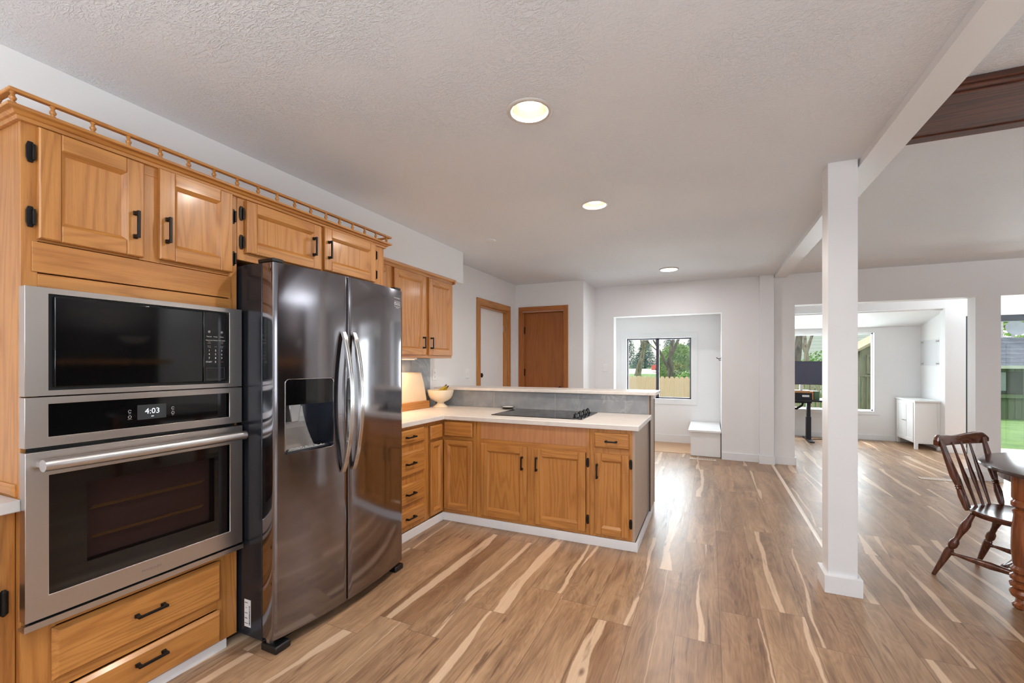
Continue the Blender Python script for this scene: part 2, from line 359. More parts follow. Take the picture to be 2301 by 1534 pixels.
# unseen window frames added behind and beside the camera for the fill light
b = MB(); w = .05
for x in (-.6, .51, 1.62, 2.75): b.box(x, x + w, -2.9, -2.85, .55, 2.25)
b.box(-.6, 2.8, -2.9, -2.85, .55, .6); b.box(-.6, 2.8, -2.9, -2.85, 2.2, 2.25)
struct(b.build('window_added_4', M_blackp))
b = MB()
for y in (-.7, .57, 1.85): b.box(5.3, 5.34, y, y + w, .5, 2.2)
b.box(5.3, 5.34, -.7, 1.9, .5, .55); b.box(5.3, 5.34, -.7, 1.9, 2.15, 2.2)
struct(b.build('window_added_5', M_blackp))
# fireplace on the right wall: only seen mirrored in the oven glass
fp = thing('fireplace', 'dark brick chimney breast with a pale wooden mantel on the dining room wall', 'fireplace', (5.1, 3.7, 0))
M_fb = brick_mat('dark_fireplace_brick', (74, 60, 54), (50, 42, 40), (34, 31, 30), 1.0, bw=.22, rh=.075)
b = MB(); b.box(4.98, 5.295, 2.7, 4.6, .0, .1); b.box(4.98, 5.295, 2.7, 3.2, .1, .85); b.box(4.98, 5.295, 4.1, 4.6, .1, .85); b.box(4.98, 5.295, 2.7, 4.6, .85, 2.455); b.box(5.2, 5.295, 3.2, 4.1, .1, .85)
b.build('chimney_breast', M_fb, fp)
b = MB(); b.box(4.78, 4.98, 2.6, 4.7, 1.30, 1.37); b.build('mantel', oak[1], fp, .004)
# post, pilaster, beam
b = MB(); b.box(.625, .765, 3.05, 3.19, 0, ZC); b.box(.605, .785, 3.03, 3.21, 0, .10)
struct(b.build('trim_1', M_trim, None, .0015))
b = MB(); b.box(.61, .77, 6.575, 6.65, 0, ZC); b.box(.60, .78, 6.56, 6.65, 0, .11)
struct(b.build('trim_2', M_trim, None, .0015))
b = MB(); b.box(.775, .915, -2.85, 6.65, 2.42, ZC)
struct(b.build('trim_3', M_trim, None, .001))
b = MB(); b.box(.915, 5.3, 2.38, 2.89, 2.432, ZC - .002); b.box(.915, 5.3, 2.355, 2.38, 2.438, ZC - .002); b.box(.915, 5.3, 2.89, 2.915, 2.438, ZC - .002)
b.box(.915, 5.3, 2.42, 2.45, 2.427, 2.433); b.box(.915, 5.3, 2.82, 2.85, 2.427, 2.433)
tag(b.build('ceiling_beam', beamwood, None, .002), 'wide dark stained wooden beam running across the ceiling right of the white post', 'beam')
# floor transition strip
b = MB(); b.prism([(.735, 0), (.745, .008), (.757, .008), (.767, 0)], lambda x, z, y: (x, y, z), 3.21, 6.56)
tag(b.build('transition_strip', plain('pale_strip', (216, 196, 176), .35)), 'thin pale floor transition strip running from the post to the far wall', 'floor strip')
# baseboards
def bb(name, *boxes):
    b = MB()
    for q in boxes: b.box(*q)
    struct(b.build(name, M_trim, None, .002))
bb('baseboard_far', (.16, .60, 6.635, 6.65, 0, .10), (.78, 1.01, 6.635, 6.65, 0, .10), (1.01, 1.025, 6.635, 6.82, 0, .10), (-1.58, -1.30, 6.635, 6.65, 0, .10), (2.725, 2.965, 6.63, 6.65, 0, .10), (2.725, 2.74, 6.65, 6.83, 0, .10), (2.95, 2.965, 6.65, 6.83, 0, .10), (4.7, 5.3, 6.635, 6.65, 0, .1))
bb('baseboard_sunroom', (.5, 3.2, 9.386, 9.40, 0, .09), (3.186, 3.2, 8.66, 9.386, 0, .09), (3.17, 3.40, 8.486, 8.5, 0, .09))
bb('baseboard_nook', (-1.72, -.25, 7.737, 7.75, .0, .13), (-1.72, -1.707, 6.82, 7.737, 0, .13))
bb('baseboard_left', (-2.6, -2.588, 4.15, 4.74, 0, .09), (-2.6, -2.588, 5.74, 5.95, 0, .09))
# ---------------------------------------------------------------- doors and windows
d1 = struct(MB().box(-2.70, -2.66, 4.83, 5.65, 0.01, 2.035).build('door_1', M_white))
b = MB(FX(-2.6)); b.box(4.745, 4.83, 0, 2.035, 0, .018, 1); b.box(5.65, 5.735, 0, 2.035, 0, .018, 1); b.box(4.745, 5.735, 2.035, 2.12, 0, .018)
b.box(4.83, 4.845, 0, 2.035, -.1, .004, 1); b.box(5.635, 5.65, 0, 2.035, -.1, .004, 1); b.box(4.845, 5.635, 2.02, 2.035, -.1, .004)
b.build('door_casing', [oak[1], oak[2]], d1, .003)
MB().lathe((-2.66, 4.91, 1.16), (-2.60, 4.91, 1.16), [(0, .03), (.12, .03), (.16, .012), (.5, .012), (.6, .026), (.85, .03), (1, .018)]).build('door_knob', M_black, d1)
b = MB()
for z in (.3, 1.75): b.box(-2.662, -2.650, 5.632, 5.652, z, z + .09)
b.build('hinge', M_ss, d1)
d2 = struct(MB().box(-2.47, -1.874, 5.99, 6.03, .01, 2.04).build('door_2', doorwood))
b = MB(FY(5.95)); b.box(-2.548, -2.484, 0, 2.06, 0, .018, 1); b.box(-1.86, -1.796, 0, 2.128, 0, .018, 1); b.box(-2.548, -1.86, 2.06, 2.128, 0, .018)
b.box(-2.484, -2.472, 0, 2.055, -.09, .004, 1); b.box(-1.872, -1.86, 0, 2.055, -.09, .004, 1); b.box(-2.472, -1.872, 2.043, 2.055, -.09, .004)
b.build('door_casing', [wood('amber_casing_x', 0, (176, 108, 48), (150, 84, 34), (112, 60, 24)), wood('amber_casing_z', 2, (176, 108, 48), (150, 84, 34), (112, 60, 24))], d2, .003)
for z in (1.18, 1.79): MB().box(-2.478, -2.462, 5.965, 5.99, z - .05, z + .05).build('hinge', M_black, d2)
b = MB(); b.lathe((-1.93, 5.99, .955), (-1.93, 5.94, .955), [(0, .028), (.2, .028), (.25, .01), (1, .01)]); b.tube([(-1.93, 5.945, .955), (-1.98, 5.94, .957), (-2.03, 5.945, .955)], .009)
b.build('door_handle', M_black, d2)
# nook window
wnd = struct(MB().box(-1.39, -.17, 7.738, 7.75, 1.735, 1.82).box(-1.39, -.17, 7.738, 7.75, .63, .72).box(-1.39, -1.295, 7.738, 7.75, .72, 1.735).box(-.262, -.17, 7.738, 7.75, .72, 1.735).build('window_1', M_trim, None, .002))
M_wfr = plain('dark_window_frame', (72, 68, 78), .4, .5)
b = MB()
for q in ((-1.295, -.262, 1.712, 1.735), (-1.295, -.262, .72, .743), (-1.295, -1.272, .72, 1.735), (-.285, -.262, .72, 1.735), (-.815, -.765, .72, 1.735)): b.box(q[0], q[1], 7.80, 7.84, q[2], q[3])
b.build('window_frame', M_wfr, wnd, .002)
MB().box(-1.272, -.815, 7.825, 7.829, .743, 1.712).build('glass', M_glass, wnd)
MB().box(-.765, -.285, 7.812, 7.816, .743, 1.712).build('glass', M_glass, wnd)
# sunroom desk window
wnd = struct(MB().box(.72, 2.64, 9.385, 9.40, .43, .49).box(2.58, 2.60, 9.39, 9.40, .49, 1.836).build('window_2', M_trim, None, .002))
b = MB()
for q in ((.78, 2.58, 1.815, 1.836), (.78, 2.58, .49, .51), (.78, .80, .49, 1.836), (2.562, 2.58, .49, 1.836)): b.box(q[0], q[1], 9.46, 9.50, q[2], q[3])
b.build('window_frame', M_trim, wnd)
MB().box(.8, 2.562, 9.478, 9.482, .51, 1.815).build('glass', M_glass, wnd)
# glazed slider
d3 = struct(MB().box(3.40, 3.45, 8.53, 8.62, .0, 1.995).box(5.05, 5.1, 8.53, 8.62, 0, 1.995).box(3.45, 5.05, 8.53, 8.62, 1.905, 1.995).build('door_3', plain('dark_slider_frame', (48, 52, 56), .4, .5), None, .002))
MB().box(3.45, 5.05, 8.50, 8.66, -.02, .03).build('threshold', M_trim, d3)
MB().box(3.45, 5.05, 8.575, 8.58, .03, 1.905).build('glass', M_glass, d3)
# ================================================================ CABINETRY
# oak part with slots: 0 = grain along the face's horizontal, 1 = vertical grain
def slots(face): return [oak[1] if face == 'x' else oak[0], oak[2]]
def door_panel(xf, u0, u1, v0, v1, w0, fr=.056, th=.02):
    b = MB(xf)
    b.frus(u0, u0 + fr, v0, v1, w0, w0 + th, .004, 1); b.frus(u1 - fr, u1, v0, v1, w0, w0 + th, .004, 1)
    b.frus(u0 + fr, u1 - fr, v0, v0 + fr, w0, w0 + th, .003, 0); b.frus(u0 + fr, u1 - fr, v1 - fr, v1, w0, w0 + th, .003, 0)
    a0, a1, c0, c1 = u0 + fr, u1 - fr, v0 + fr, v1 - fr; k = .013
    O = [b.p(a, c, w0 + th - .003) for a, c in ((a0, c0), (a1, c0), (a1, c1), (a0, c1))]
    Q = [b.p(a, c, w0 + th - .007) for a, c in ((a0 + k * .4, c0 + k * .4), (a1 - k * .4, c0 + k * .4), (a1 - k * .4, c1 - k * .4), (a0 + k * .4, c1 - k * .4))]
    I = [b.p(a, c, w0 + .006) for a, c in ((a0 + k, c0 + k), (a1 - k, c0 + k), (a1 - k, c1 - k), (a0 + k, c1 - k))]
    for X, Y in ((O, Q), (Q, I)):
        for j in range(4): b.face((X[j], X[(j + 1) % 4], Y[(j + 1) % 4], Y[j]), 0 if j % 2 == 0 else 1)
    b.box(a0 + k - .002, a1 - k + .002, c0 + k - .002, c1 - k + .002, w0, w0 + .0062, 1)
    return b
def pull(xf, parent, u, v, w, vertical=True, L=.105, name='handle'):
    b = MB(xf); s = 1
    def bx(a0, a1, c0, c1, d0, d1):
        (b.box(c0 + u, c1 + u, a0 + v, a1 + v, d0, d1) if vertical else b.box(a0 + u, a1 + u, c0 + v, c1 + v, d0, d1))
    h = L / 2
    for sg in (-1, 1):
        e0, e1 = sorted((sg * (h - .016), sg * h)); bx(e0, e1, -.0065, .0065, w, w + .008)
        e0, e1 = sorted((sg * (h - .014), sg * (h - .002))); bx(e0, e1, -.0055, .0055, w + .008, w + .030)
    bx(-h + .001, h - .001, -.005, .005, w + .023, w + .031)
    return b.build(name, M_black, parent, .0012)
def hinge(xf, parent, u, v, w):
    b = MB(xf); hh = .034
    pts = [(-.011, -hh * .55), (-.006, -hh), (.006, -hh), (.009, -hh * .7), (.009, hh * .7), (.006, hh), (-.006, hh), (-.011, hh * .55)]
    b.prism([(u + a, v + c) for a, c in pts], lambda a, c, d: (a, c, d), w, w + .004)
    b.box(u + .003, u + .010, v - .026, v + .026, w + .004, w + .012)
    return b.build('hinge', M_black, parent, .0015)
def door(xf, face, parent, u0, u1, v0, v1, hu=None, hv=None, hinges=(), fr=.056, w0=0.002):
    o = door_panel(xf, u0, u1, v0, v1, w0, fr).build('door', slots(face), parent)
    if hu is not None: pull(xf, o, hu, hv, w0 + .02)
    for a, c in hinges: hinge(xf, o, a, c, .001)
    return o
def drawer(xf, face, parent, u0, u1, v0, v1, hu=None, hv=None, w0=0.002, ch=.012, L=.105):
    o = MB(xf).frus(u0, u1, v0, v1, w0, w0 + .02, ch, 0).build('drawer', slots(face), parent, .001)
    if hu is not None: pull(xf, o, hu, hv, w0 + .02, False, L)
    return o
XF = FX(-2.03)
# ---- tall oven cabinet
tc = thing('tall_oven_cabinet', 'tall honey oak cabinet that houses the microwave and the wall oven', 'cabinet', (-2.3, 1.0, 0))
b = MB(XF)
def ff(b, u0, u1, v0, v1, m, th=.02): b.box(u0, u1, v0, v1, -.02, 0, m)
b.box(.650, .672, .045, 2.125, -.568, -.02, 1); b.box(1.345, 1.364, .045, 2.125, -.568, -.02, 1)
b.box(.672, 1.345, 2.10, 2.125, -.568, -.02, 0); b.box(.672, 1.345, .045, .07, -.568, -.02, 0); b.box(.672, 1.345, .07, 2.10, -.568, -.56, 1)
b.box(.672, 1.345, 1.565, 1.585, -.56, -.02, 0)
b.build('carcass', slots('x'), tc)
b = MB(XF)
ff(b, .650, .690, .475, 2.125, 1); ff(b, 1.325, 1.364, .475, 2.125, 1); ff(b, .650, .735, .045, .475, 1); ff(b, 1.272, 1.364, .045, .475, 1); ff(b, .690, 1.325, 2.055, 2.125, 0); ff(b, .975, 1.045, 1.715, 2.055, 1)
ff(b, .690, .975, 1.715, 1.76, 0); ff(b, 1.045, 1.325, 1.715, 1.76, 0); b.box(.690, 1.325, 1.563, 1.608, -.018, .001, 0)
ff(b, .735, 1.272, .42, .475, 0); ff(b, .735, 1.272, .20, .235, 0); ff(b, .735, 1.272, .045, .075, 0)
b.box(.69, 1.325, 1.76, 2.055, -.05, -.03, 1)
b.build('face_frame', slots('x'), tc, .0012)
MB(XF).box(.676, 1.334, 1.612, 1.712, -.016, .004, 0).build('filler_panel', slots('x'), tc, .0015)
door(XF, 'x', tc, .687, .983, 1.722, 2.088, .951, 1.84, ((.672, 2.002), (.672, 1.790)))
door(XF, 'x', tc, 1.037, 1.333, 1.730, 2.094, 1.060, 1.848, ((1.345, 1.996), (1.345, 1.800)))
drawer(XF, 'x', tc, .722, 1.284, .238, .418, 1.001, .340, ch=.014)
drawer(XF, 'x', tc, .722, 1.284, .050, .196, 1.003, .150, ch=.014)
MB(XF).box(.65, 1.318, 0, .046, -.05, -.004).build('toe_kick', M_trim, tc)
# ---- fridge cabinet
fc = thing('fridge_cabinet', 'honey oak two-door cabinet hung directly over the refrigerator', 'cabinet', (-2.3, 1.87, 1.8))
b = MB(XF); b.box(1.366, 2.390, 1.80, 2.125, -.568, -.02, 1); ff(b, 1.366, 1.41, 1.80, 2.125, 1); ff(b, 2.28, 2.39, 1.80, 2.125, 1); ff(b, 1.41, 2.28, 2.06, 2.125, 0); ff(b, 1.41, 2.28, 1.80, 1.85, 0); ff(b, 1.83, 1.88, 1.85, 2.06, 1)
b.build('carcass', slots('x'), fc, .0012)
door(XF, 'x', fc, 1.402, 1.843, 1.838, 2.088, 1.785, 1.958, ((1.385, 2.022), (1.385, 1.886)), .052)
door(XF, 'x', fc, 1.868, 2.292, 1.846, 2.094, 1.893, 1.965, ((2.306, 2.03), (2.306, 1.90)), .052)
# ---- crown and gallery rail run over both
cr = MB()
pf = [(0, 2.094), (.011, 2.094), (.013, 2.106), (.020, 2.108), (.026, 2.117), (.040, 2.120), (.040, 2.130), (0, 2.130)]
cols = [[cr.p(-2.60, .65 - d, z), cr.p(-2.03 + d, .65 - d, z), cr.p(-2.03 + d, 2.391 + d, z), cr.p(-2.325, 2.391 + d, z)] for d, z in pf]
for A, B in zip(cols, cols[1:] + cols[:1]):
    for k in range(3): cr.face((A[k], A[k + 1], B[k + 1], B[k]))
cr.face([c_[0] for c_ in cols]); cr.face([c_[3] for c_ in cols][::-1])
cm = thing('crown_molding', 'oak crown molding capping the oven and fridge cabinets under the gallery rail', 'molding', (-2.0, 1.5, 2.085))
cr.build('molding', [oak[1]], cm, .001)
MB().box(-2.56, -2.02, .645, 2.395, 2.126, 2.132).build('top_board', [oak[1]], cm)
gr = thing('gallery_rail', 'low oak gallery rail with turned spindles along the tall cabinet tops', 'railing', (-2.0, 1.5, 2.132))
b = MB()
b.box(-2.012, -1.990, .612, 2.43, 2.166, 2.178, 0); b.box(-2.56, -2.012, .612, .634, 2.166, 2.178, 1); b.box(-2.32, -2.012, 2.408, 2.43, 2.166, 2.178, 1)
b.build('rail', [oak[1], oak[0]], gr, .004, seg=3)
SP = [(0, .007), (.08, .008), (.12, .0055), (.2, .0055), (.3, .0085), (.45, .0095), (.6, .006), (.75, .0048), (.85, .0075), (1, .007)]
sp0 = MB().lathe((-2.001, .624, 2.131), (-2.001, .624, 2.167), SP, 12).build('spindle', oak[2], gr)
spots = [(-2.001, y) for y in (.717, .822, .927, 1.033, 1.138, 1.242, 1.347, 1.451, 1.554, 1.658, 1.761, 1.866, 1.968, 2.073, 2.177, 2.279, 2.385)] + [(-2.10, .624), (-2.2, .624), (-2.3, .624), (-2.4, .624)]
for x, y in spots:
    c = sp0.copy(); COL.objects.link(c); c.location = (x + 2.001, y - .624, 0)
# ---- wall cabinets beyond the fridge
UF = FX(-2.33)
uc = thing('wall_cabinet', 'oak single-door wall cabinet half hidden behind the fridge cabinet', 'cabinet', (-2.45, 2.6, 1.36))
b = MB(UF); b.box(2.392, 2.832, 1.36, 2.125, -.265, 0, 1); b.build('carcass', slots('x'), uc, .001)
door(UF, 'x', uc, 2.42, 2.80, 1.385, 2.085, 2.78, 1.49)
uc = thing('wall_cabinet', 'oak two-door wall cabinet ending the upper run above the grey tile', 'cabinet', (-2.45, 3.28, 1.36))
b = MB(UF); b.box(2.834, 3.745, 1.36, 2.125, -.265, -.018, 1); ff(b, 2.834, 2.86, 1.36, 2.125, 1); ff(b, 3.72, 3.745, 1.36, 2.125, 1); ff(b, 2.86, 3.72, 2.08, 2.125, 0); ff(b, 2.86, 3.72, 1.36, 1.39, 0); ff(b, 3.27, 3.345, 1.39, 2.08, 1)
b.build('carcass', slots('x'), uc, .001)
door(UF, 'x', uc, 2.850, 3.282, 1.385, 2.085, 3.239, 1.493)
door(UF, 'x', uc, 3.333, 3.728, 1.385, 2.085, 3.360, 1.493)
b = MB(); prof = [(-2.33, 2.09), (-2.32, 2.09), (-2.314, 2.105), (-2.302, 2.115), (-2.297, 2.135), (-2.33, 2.135)]
b.prism(prof, lambda x, z, y: (x, y, z), 2.392, 3.77); b.prism([(3.746, 2.09), (3.756, 2.09), (3.762, 2.105), (3.774, 2.115), (3.778, 2.135), (3.746, 2.135)], lambda y, z, x: (x, y, z), -2.595, -2.297)
tag(b.build('cornice', [oak[1]]), 'narrow oak cornice under the white soffit along the wall cabinet tops', 'molding')
# under-cabinet lamp (warm)
ul = thing('under_cabinet_light', 'slim warm light bar under the wall cabinets beside the fridge', 'light', (-2.47, 2.9, 1.35))
MB().box(-2.52, -2.42, 2.5, 3.3, 1.345, 1.36).build('housing', M_white, ul)
MB().box(-2.51, -2.43, 2.52, 3.28, 1.342, 1.345).build('diffuser', emit('warm_diffuser', (255, 200, 140), 2.5), ul)
light('under_cabinet_glow', 'AREA', (-2.47, 2.9, 1.335), 5.0, (1, .70, .42), .06, .75, (0, 0, -1))
# ---- base run along the left wall beyond the fridge
LF = FX(-2.05)
dc = thing('drawer_base_cabinet', 'oak base cabinet with four drawers beside the refrigerator', 'cabinet', (-2.3, 2.6, 0))
b = MB(LF); b.box(2.40, 2.925, .064, .84, -.54, 0, 1); b.build('carcass', slots('x'), dc, .001)
for v0, v1 in ((.704, .818), (.474, .652), (.262, .416), (.100, .222)): drawer(LF, 'x', dc, 2.45, 2.872, v0, v1, 2.68, (v0 + v1) / 2 + .002, ch=.012)
PF = FY(3.15)
cc = thing('corner_base_cabinet', 'oak corner base cabinet with a folding L-shaped door', 'cabinet', (-2.2, 3.3, 0))
b = MB(); b.box(-2.59, -2.055, 2.93, 3.84, .064, .84, 1); b.box(-2.055, -1.725, 3.155, 3.84, .064, .84, 1); b.box(-2.06, -2.05, 2.927, 2.945, .064, .84, 1); b.box(-1.752, -1.725, 3.15, 3.156, .064, .84, 1); b.box(-2.05, -1.752, 3.15, 3.156, .064, .095, 0); b.box(-2.05, -1.752, 3.15, 3.156, .678, .700, 0)
b.build('carcass', [oak[0], oak[2]], cc)
door(LF, 'x', cc, 2.955, 3.125, .085, .672, fr=.038)
door(PF, 'y', cc, -2.024, -1.757, .098, .674, fr=.042)
drawer(LF, 'x', cc, 2.955, 3.125, .694, .806, ch=.008)
drawer(PF, 'y', cc, -2.024, -1.757, .706, .826, ch=.008)
kc = thing('cooktop_base_cabinet', 'wide oak base cabinet with two doors and a plain panel under the cooktop', 'cabinet', (-1.25, 3.4, 0))
b = MB(PF); b.box(-1.722, -.79, .064, .84, -.69, -.02, 1)
for q in ((-1.722, -1.675, .064, .84, 1), (-.815, -.79, .064, .84, 1), (-1.675, -.815, .064, .1, 0), (-1.675, -.815, .655, .705, 0), (-1.285, -1.205, .1, .655, 1)): b.box(q[0], q[1], q[2], q[3], -.02, 0, q[4])
b.build('carcass', slots('y'), kc, .001)
MB(PF).box(-1.683, -.810, .702, .838, -.018, .003, 0).build('apron_panel', M_panel2, kc, .001)
door(PF, 'y', kc, -1.674, -1.277, .090, .667, -1.311, .542)
door(PF, 'y', kc, -1.213, -.818, .088, .663, -1.193, .546, ((-.803, .589), (-.803, .177)))
ec = thing('end_base_cabinet', 'narrow oak base cabinet with one drawer over one door at the peninsula end', 'cabinet', (-.63, 3.4, 0))
b = MB(PF); b.box(-.788, -.487, .064, .84, -.69, 0, 1); b.build('carcass', slots('y'), ec, .001)
drawer(PF, 'y', ec, -.752, -.508, .706, .814, -.630, .757, ch=.008, L=.085)
door(PF, 'y', ec, -.750, -.509, .088, .666, -.730, .540, ((-.497, .602), (-.497, .184)), .05)
MB().box(-.487, -.468, 3.15, 3.845, .064, .84).build('end_panel', M_panel, ec, .001)
# white toe board around the run (one continuous skirting)
b = MB(); b.box(-2.045, -2.032, 2.40, 3.150, 0, .0635); b.box(-2.032, -.450, 3.135, 3.150, 0, .0635); b.box(-.465, -.450, 3.150, 4.165, 0, .0635)
tag(b.build('toe_board', M_trim, None, .002), 'white toe board skirting the foot of the L-shaped base cabinets', 'skirting')
# countertop
b = MB(); pts = [(-2.598, 2.30), (-2.012, 2.30), (-2.012, 3.115), (-.438, 3.115), (-.438, 3.86), (-2.598, 3.86)]
b.prism(pts, lambda x, y, z: (x, y, z), .842, .878)
tag(b.build('countertop', M_ctr, None, .004, seg=3), 'L-shaped marble-look countertop running from the fridge along the peninsula', 'countertop')
# half wall, tiles, cap
b = MB(); b.box(-2.60, -.468, 3.872, 4.145, 0, 1.038)
hw = b.build('wall_peninsula', M_wall); struct(hw)
ep = MB().box(-.467, -.450, 3.868, 4.15, .064, 1.038).build('end_panel', M_panel); ep.name = 'half_wall_end_panel'
tag(ep, 'tall taupe panel closing the end of the peninsula half wall', 'panel')
MB().box(-.45, -.446, 4.145, 4.152, .064, 1.04).box(-.4555, -.4485, 3.859, 3.867, .064, 1.038).build('edge_strip', M_gasket, ep)
bt = thing('bar_top', 'thin white marble-look shelf capping the peninsula half wall', 'shelf', (-1.5, 4.0, 1.04))
MB().box(-2.598, -.400, 3.835, 4.20, 1.040, 1.068).build('slab', M_ctr, bt, .004, seg=3)
MB().box(-.467, -.43, 3.90, 4.12, 1.0, 1.04).build('corbel', M_ctr, bt, .01)
xs = [-2.598, -2.545, -1.922, -1.292, -.656, -.470]
bs = thing('peninsula_backsplash', 'row of large grey slate tiles on the half wall behind the cooktop', 'backsplash', (-1.5, 3.868, .88))
for x0, x1 in zip(xs, xs[1:]): MB().box(x0 + .0025, x1 - .0025, 3.861, 3.871, .879, 1.037).build('tile', M_tile, bs, .001)
MB().box(-2.598, -.47, 3.864, 3.8715, .8785, 1.037).build('grout', M_grout, bs)
bs = thing('wall_backsplash', 'grey tiled backsplash on the wall under the wall cabinets', 'backsplash', (-2.595, 3.0, .88))
for y0, y1 in ((2.3, 2.82), (2.82, 3.44), (3.44, 3.755)):
    for z0, z1 in ((.879, 1.19), (1.19, 1.359)): MB().box(-2.599, -2.590, y0 + .0015, y1 - .0015, z0 + .001, z1 - .001).build('tile', M_tile, bs)
MB().box(-2.5995, -2.592, 2.3, 3.755, .8785, 1.359).build('grout', M_grout, bs)
# ---- base run left of the oven
nc = thing('near_base_cabinet', 'oak base cabinet cut off by the picture edge beside the wall oven', 'cabinet', (-2.3, .2, 0))
NF = FX(-2.06)
b = MB(NF); b.box(-.45, .648, .064, .832, -.53, 0, 1); b.build('carcass', slots('x'), nc, .001)
drawer(NF, 'x', nc, .20, .605, .655, .79, ch=.012); door(NF, 'x', nc, .20, .600, .10, .625)
bq = MB(NF); bq.lathe((.622, .50, .001), (.622, .585, .001), [(0, .004), (.1, .011), (.9, .011), (1, .004)]); bq.build('hinge', M_black, nc)
MB(NF).box(-.45, .648, 0, .064, -.07, -.02).build('toe_kick', M_trim, nc)
ct = MB().box(-2.598, -2.015, -.45, .648, .834, .872).build('countertop', M_ctr, None, .004, seg=3)
tag(ct, 'short white marble-look countertop ending against the tall oven cabinet', 'countertop')
# raised oak panel on the tall cabinet's side
SF = FY(.65)
b = MB(SF); b.frus(-2.585, -2.055, .876, .915, 0, .012, .008, 0)
b.build('side_rail', slots('y'), tc)
# ================================================================ APPLIANCES
M_screen = plain('grey_display', (58, 60, 62), .15)
M_key = plain('key_print', (196, 196, 192), .5); M_keydim = plain('dim_key_print', (120, 118, 116), .5)
M_digit = emit('lit_digits', (225, 235, 240), 1.2)
AF = FX(-2.03)
mw = thing('microwave', 'built-in microwave with black glass and a wide stainless frame', 'microwave', (-2.0, 1.0, 1.2))
b = MB(AF); y0, y1, z0, z1 = .646, 1.361, 1.203, 1.559; g0, g1, h0, h1 = .702, 1.302, 1.220, 1.540
b.frame(y0, y1, z0, z1, g0, g1, h0, h1, .002, .042)
b.build('trim_frame', M_ss, mw, .0012)
MB(AF).box(g0, g1, h0, h1, -.45, .026).build('body', M_blackp, mw)
MB(AF).box(.717, 1.189, 1.230, 1.533, .026, .041).build('door', M_glossblk, mw, .003)
cp = MB(AF).box(1.191, 1.292, 1.230, 1.533, .026, .041).build('control_panel', M_glossblk, mw, .002)
def AT(name, body, size, mat, par, u, v, w=.0412, **k): return text(name, body, size, mat, AF, par, u, v, w, **k)
K = [1.214, 1.241, 1.268]
for k_, row in enumerate((('Popcorn', 'Potato', 'Reheat'), ('Auto Cook', 'Defrost', 'Time Cook'))):
    for u, s in zip(K, row): AT('key_label', s, .0062, M_key, cp, u, 1.427 - k_ * .016)
for u, s in ((K[0], 'Melt\nSoften'), (K[2], 'Power\nLevel')): AT('key_label', s, .006, M_keydim, cp, u, 1.409 - .008)
for u, s in ((K[0], 'Timer\nClock'), (K[1], 'User'), (K[2], 'Sound\nLight')): AT('key_label', s, .006, M_keydim, cp, u, 1.383)
for r_, row in enumerate(('123', '456', '789')):
    for u, s in zip(K, row): AT('key_label', s, .011, M_key, cp, u, 1.366 - r_ * .0165)
AT('key_label', 'START', .009, M_key, cp, K[0] - .001, 1.316); AT('key_label', '0', .011, M_key, cp, K[1], 1.316); AT('key_label', 'STOP', .006, plain('dim_red_print', (110, 58, 62), .5), cp, K[2], 1.316)
for u in (K[0], K[2]): MB(AF).lathe((u, 1.448, .041), (u, 1.448, .0415), [(0, .0055), (1, .0055)], 14).build('indicator', M_keydim, cp)
MB(AF).box(1.202, 1.280, 1.240, 1.2415, .041, .0414).box(1.202, 1.280, 1.289, 1.2905, .041, .0414).box(1.202, 1.2035, 1.24, 1.29, .041, .0414).box(1.2785, 1.28, 1.24, 1.29, .041, .0414).build('door_button', M_screen, cp)
ov = thing('wall_oven', 'stainless wall oven with a bar handle and digital clock below the microwave', 'oven', (-2.0, 1.0, .47))
b = MB(AF); z0, z1 = 1.036, 1.199; h0, h1 = 1.067, 1.176
b.frame(y0, y1, z0, z1, g0, g1, h0, h1, .002, .042)
b.build('control_frame', M_ss, ov, .0012)
cp = MB(AF).box(g0, g1, h0, h1, .002, .040).build('control_panel', M_glossblk, ov)
MB(AF).box(.950, 1.048, 1.094, 1.150, .0400, .0404).build('display', M_screen, cp)
AT('clock_digits', '4:03', .030, M_digit, cp, 1.0, 1.124, .0408); AT('clock_digits', 'AM', .006, M_digit, cp, 1.0, 1.104, .0408)
def ring(u, v, r, par, w=.0402, gap=0.0, mat=M_key):
    b = MB(AF); n = 18
    for k in range(int(n * (1 - gap))):
        a = 2 * math.pi * k / n + .4; c = 2 * math.pi * (k + 1) / n + .4
        i = [b.p(u + math.cos(t) * q, v + math.sin(t) * q, w + .0003) for t, q in ((a, r), (c, r), (c, r - .0012), (a, r - .0012))]; b.face(i)
    return b.build('key_symbol', mat, par)
for u, v in ((.926, 1.129), (.926, 1.108), (1.072, 1.129), (1.072, 1.110)):
    ring(u, v, .0055, cp, gap=.15 if v > 1.12 else 0); AT('key_label', {(.926, 1.129): 'Bake', (.926, 1.108): 'Options', (1.072, 1.129): 'Timer', (1.072, 1.110): 'Light'}[(u, v)], .0042, M_keydim, cp, u, v - .0088, .0402)
MB(AF).box(.662, 1.350, .50, 1.036, -.5, .004).build('body', M_blackp, ov)
dr = MB(AF); z0, z1 = .478, 1.022; h0, h1 = .548, .942
dr.frame(y0, y1, z0, z1, g0, g1, h0, h1, .006, .046)
dr = dr.build('door', M_ss, ov, .0015)
def ovenglass():
    t = NT('tinted_oven_glass'); n = t.n; mx = n.new('ShaderNodeMixShader'); tr = n.new('ShaderNodeBsdfTransparent'); tr.inputs[0].default_value = (.78, .72, .70, 1)
    t.b.inputs['Base Color'].default_value = (.006, .006, .007, 1); t.b.inputs['Roughness'].default_value = .05; mx.inputs[0].default_value = .16
    t.l.new(tr.outputs[0], mx.inputs[1]); t.l.new(t.b.outputs[0], mx.inputs[2]); t.l.new(mx.outputs[0], n['Material Output'].inputs[0]); return t.m
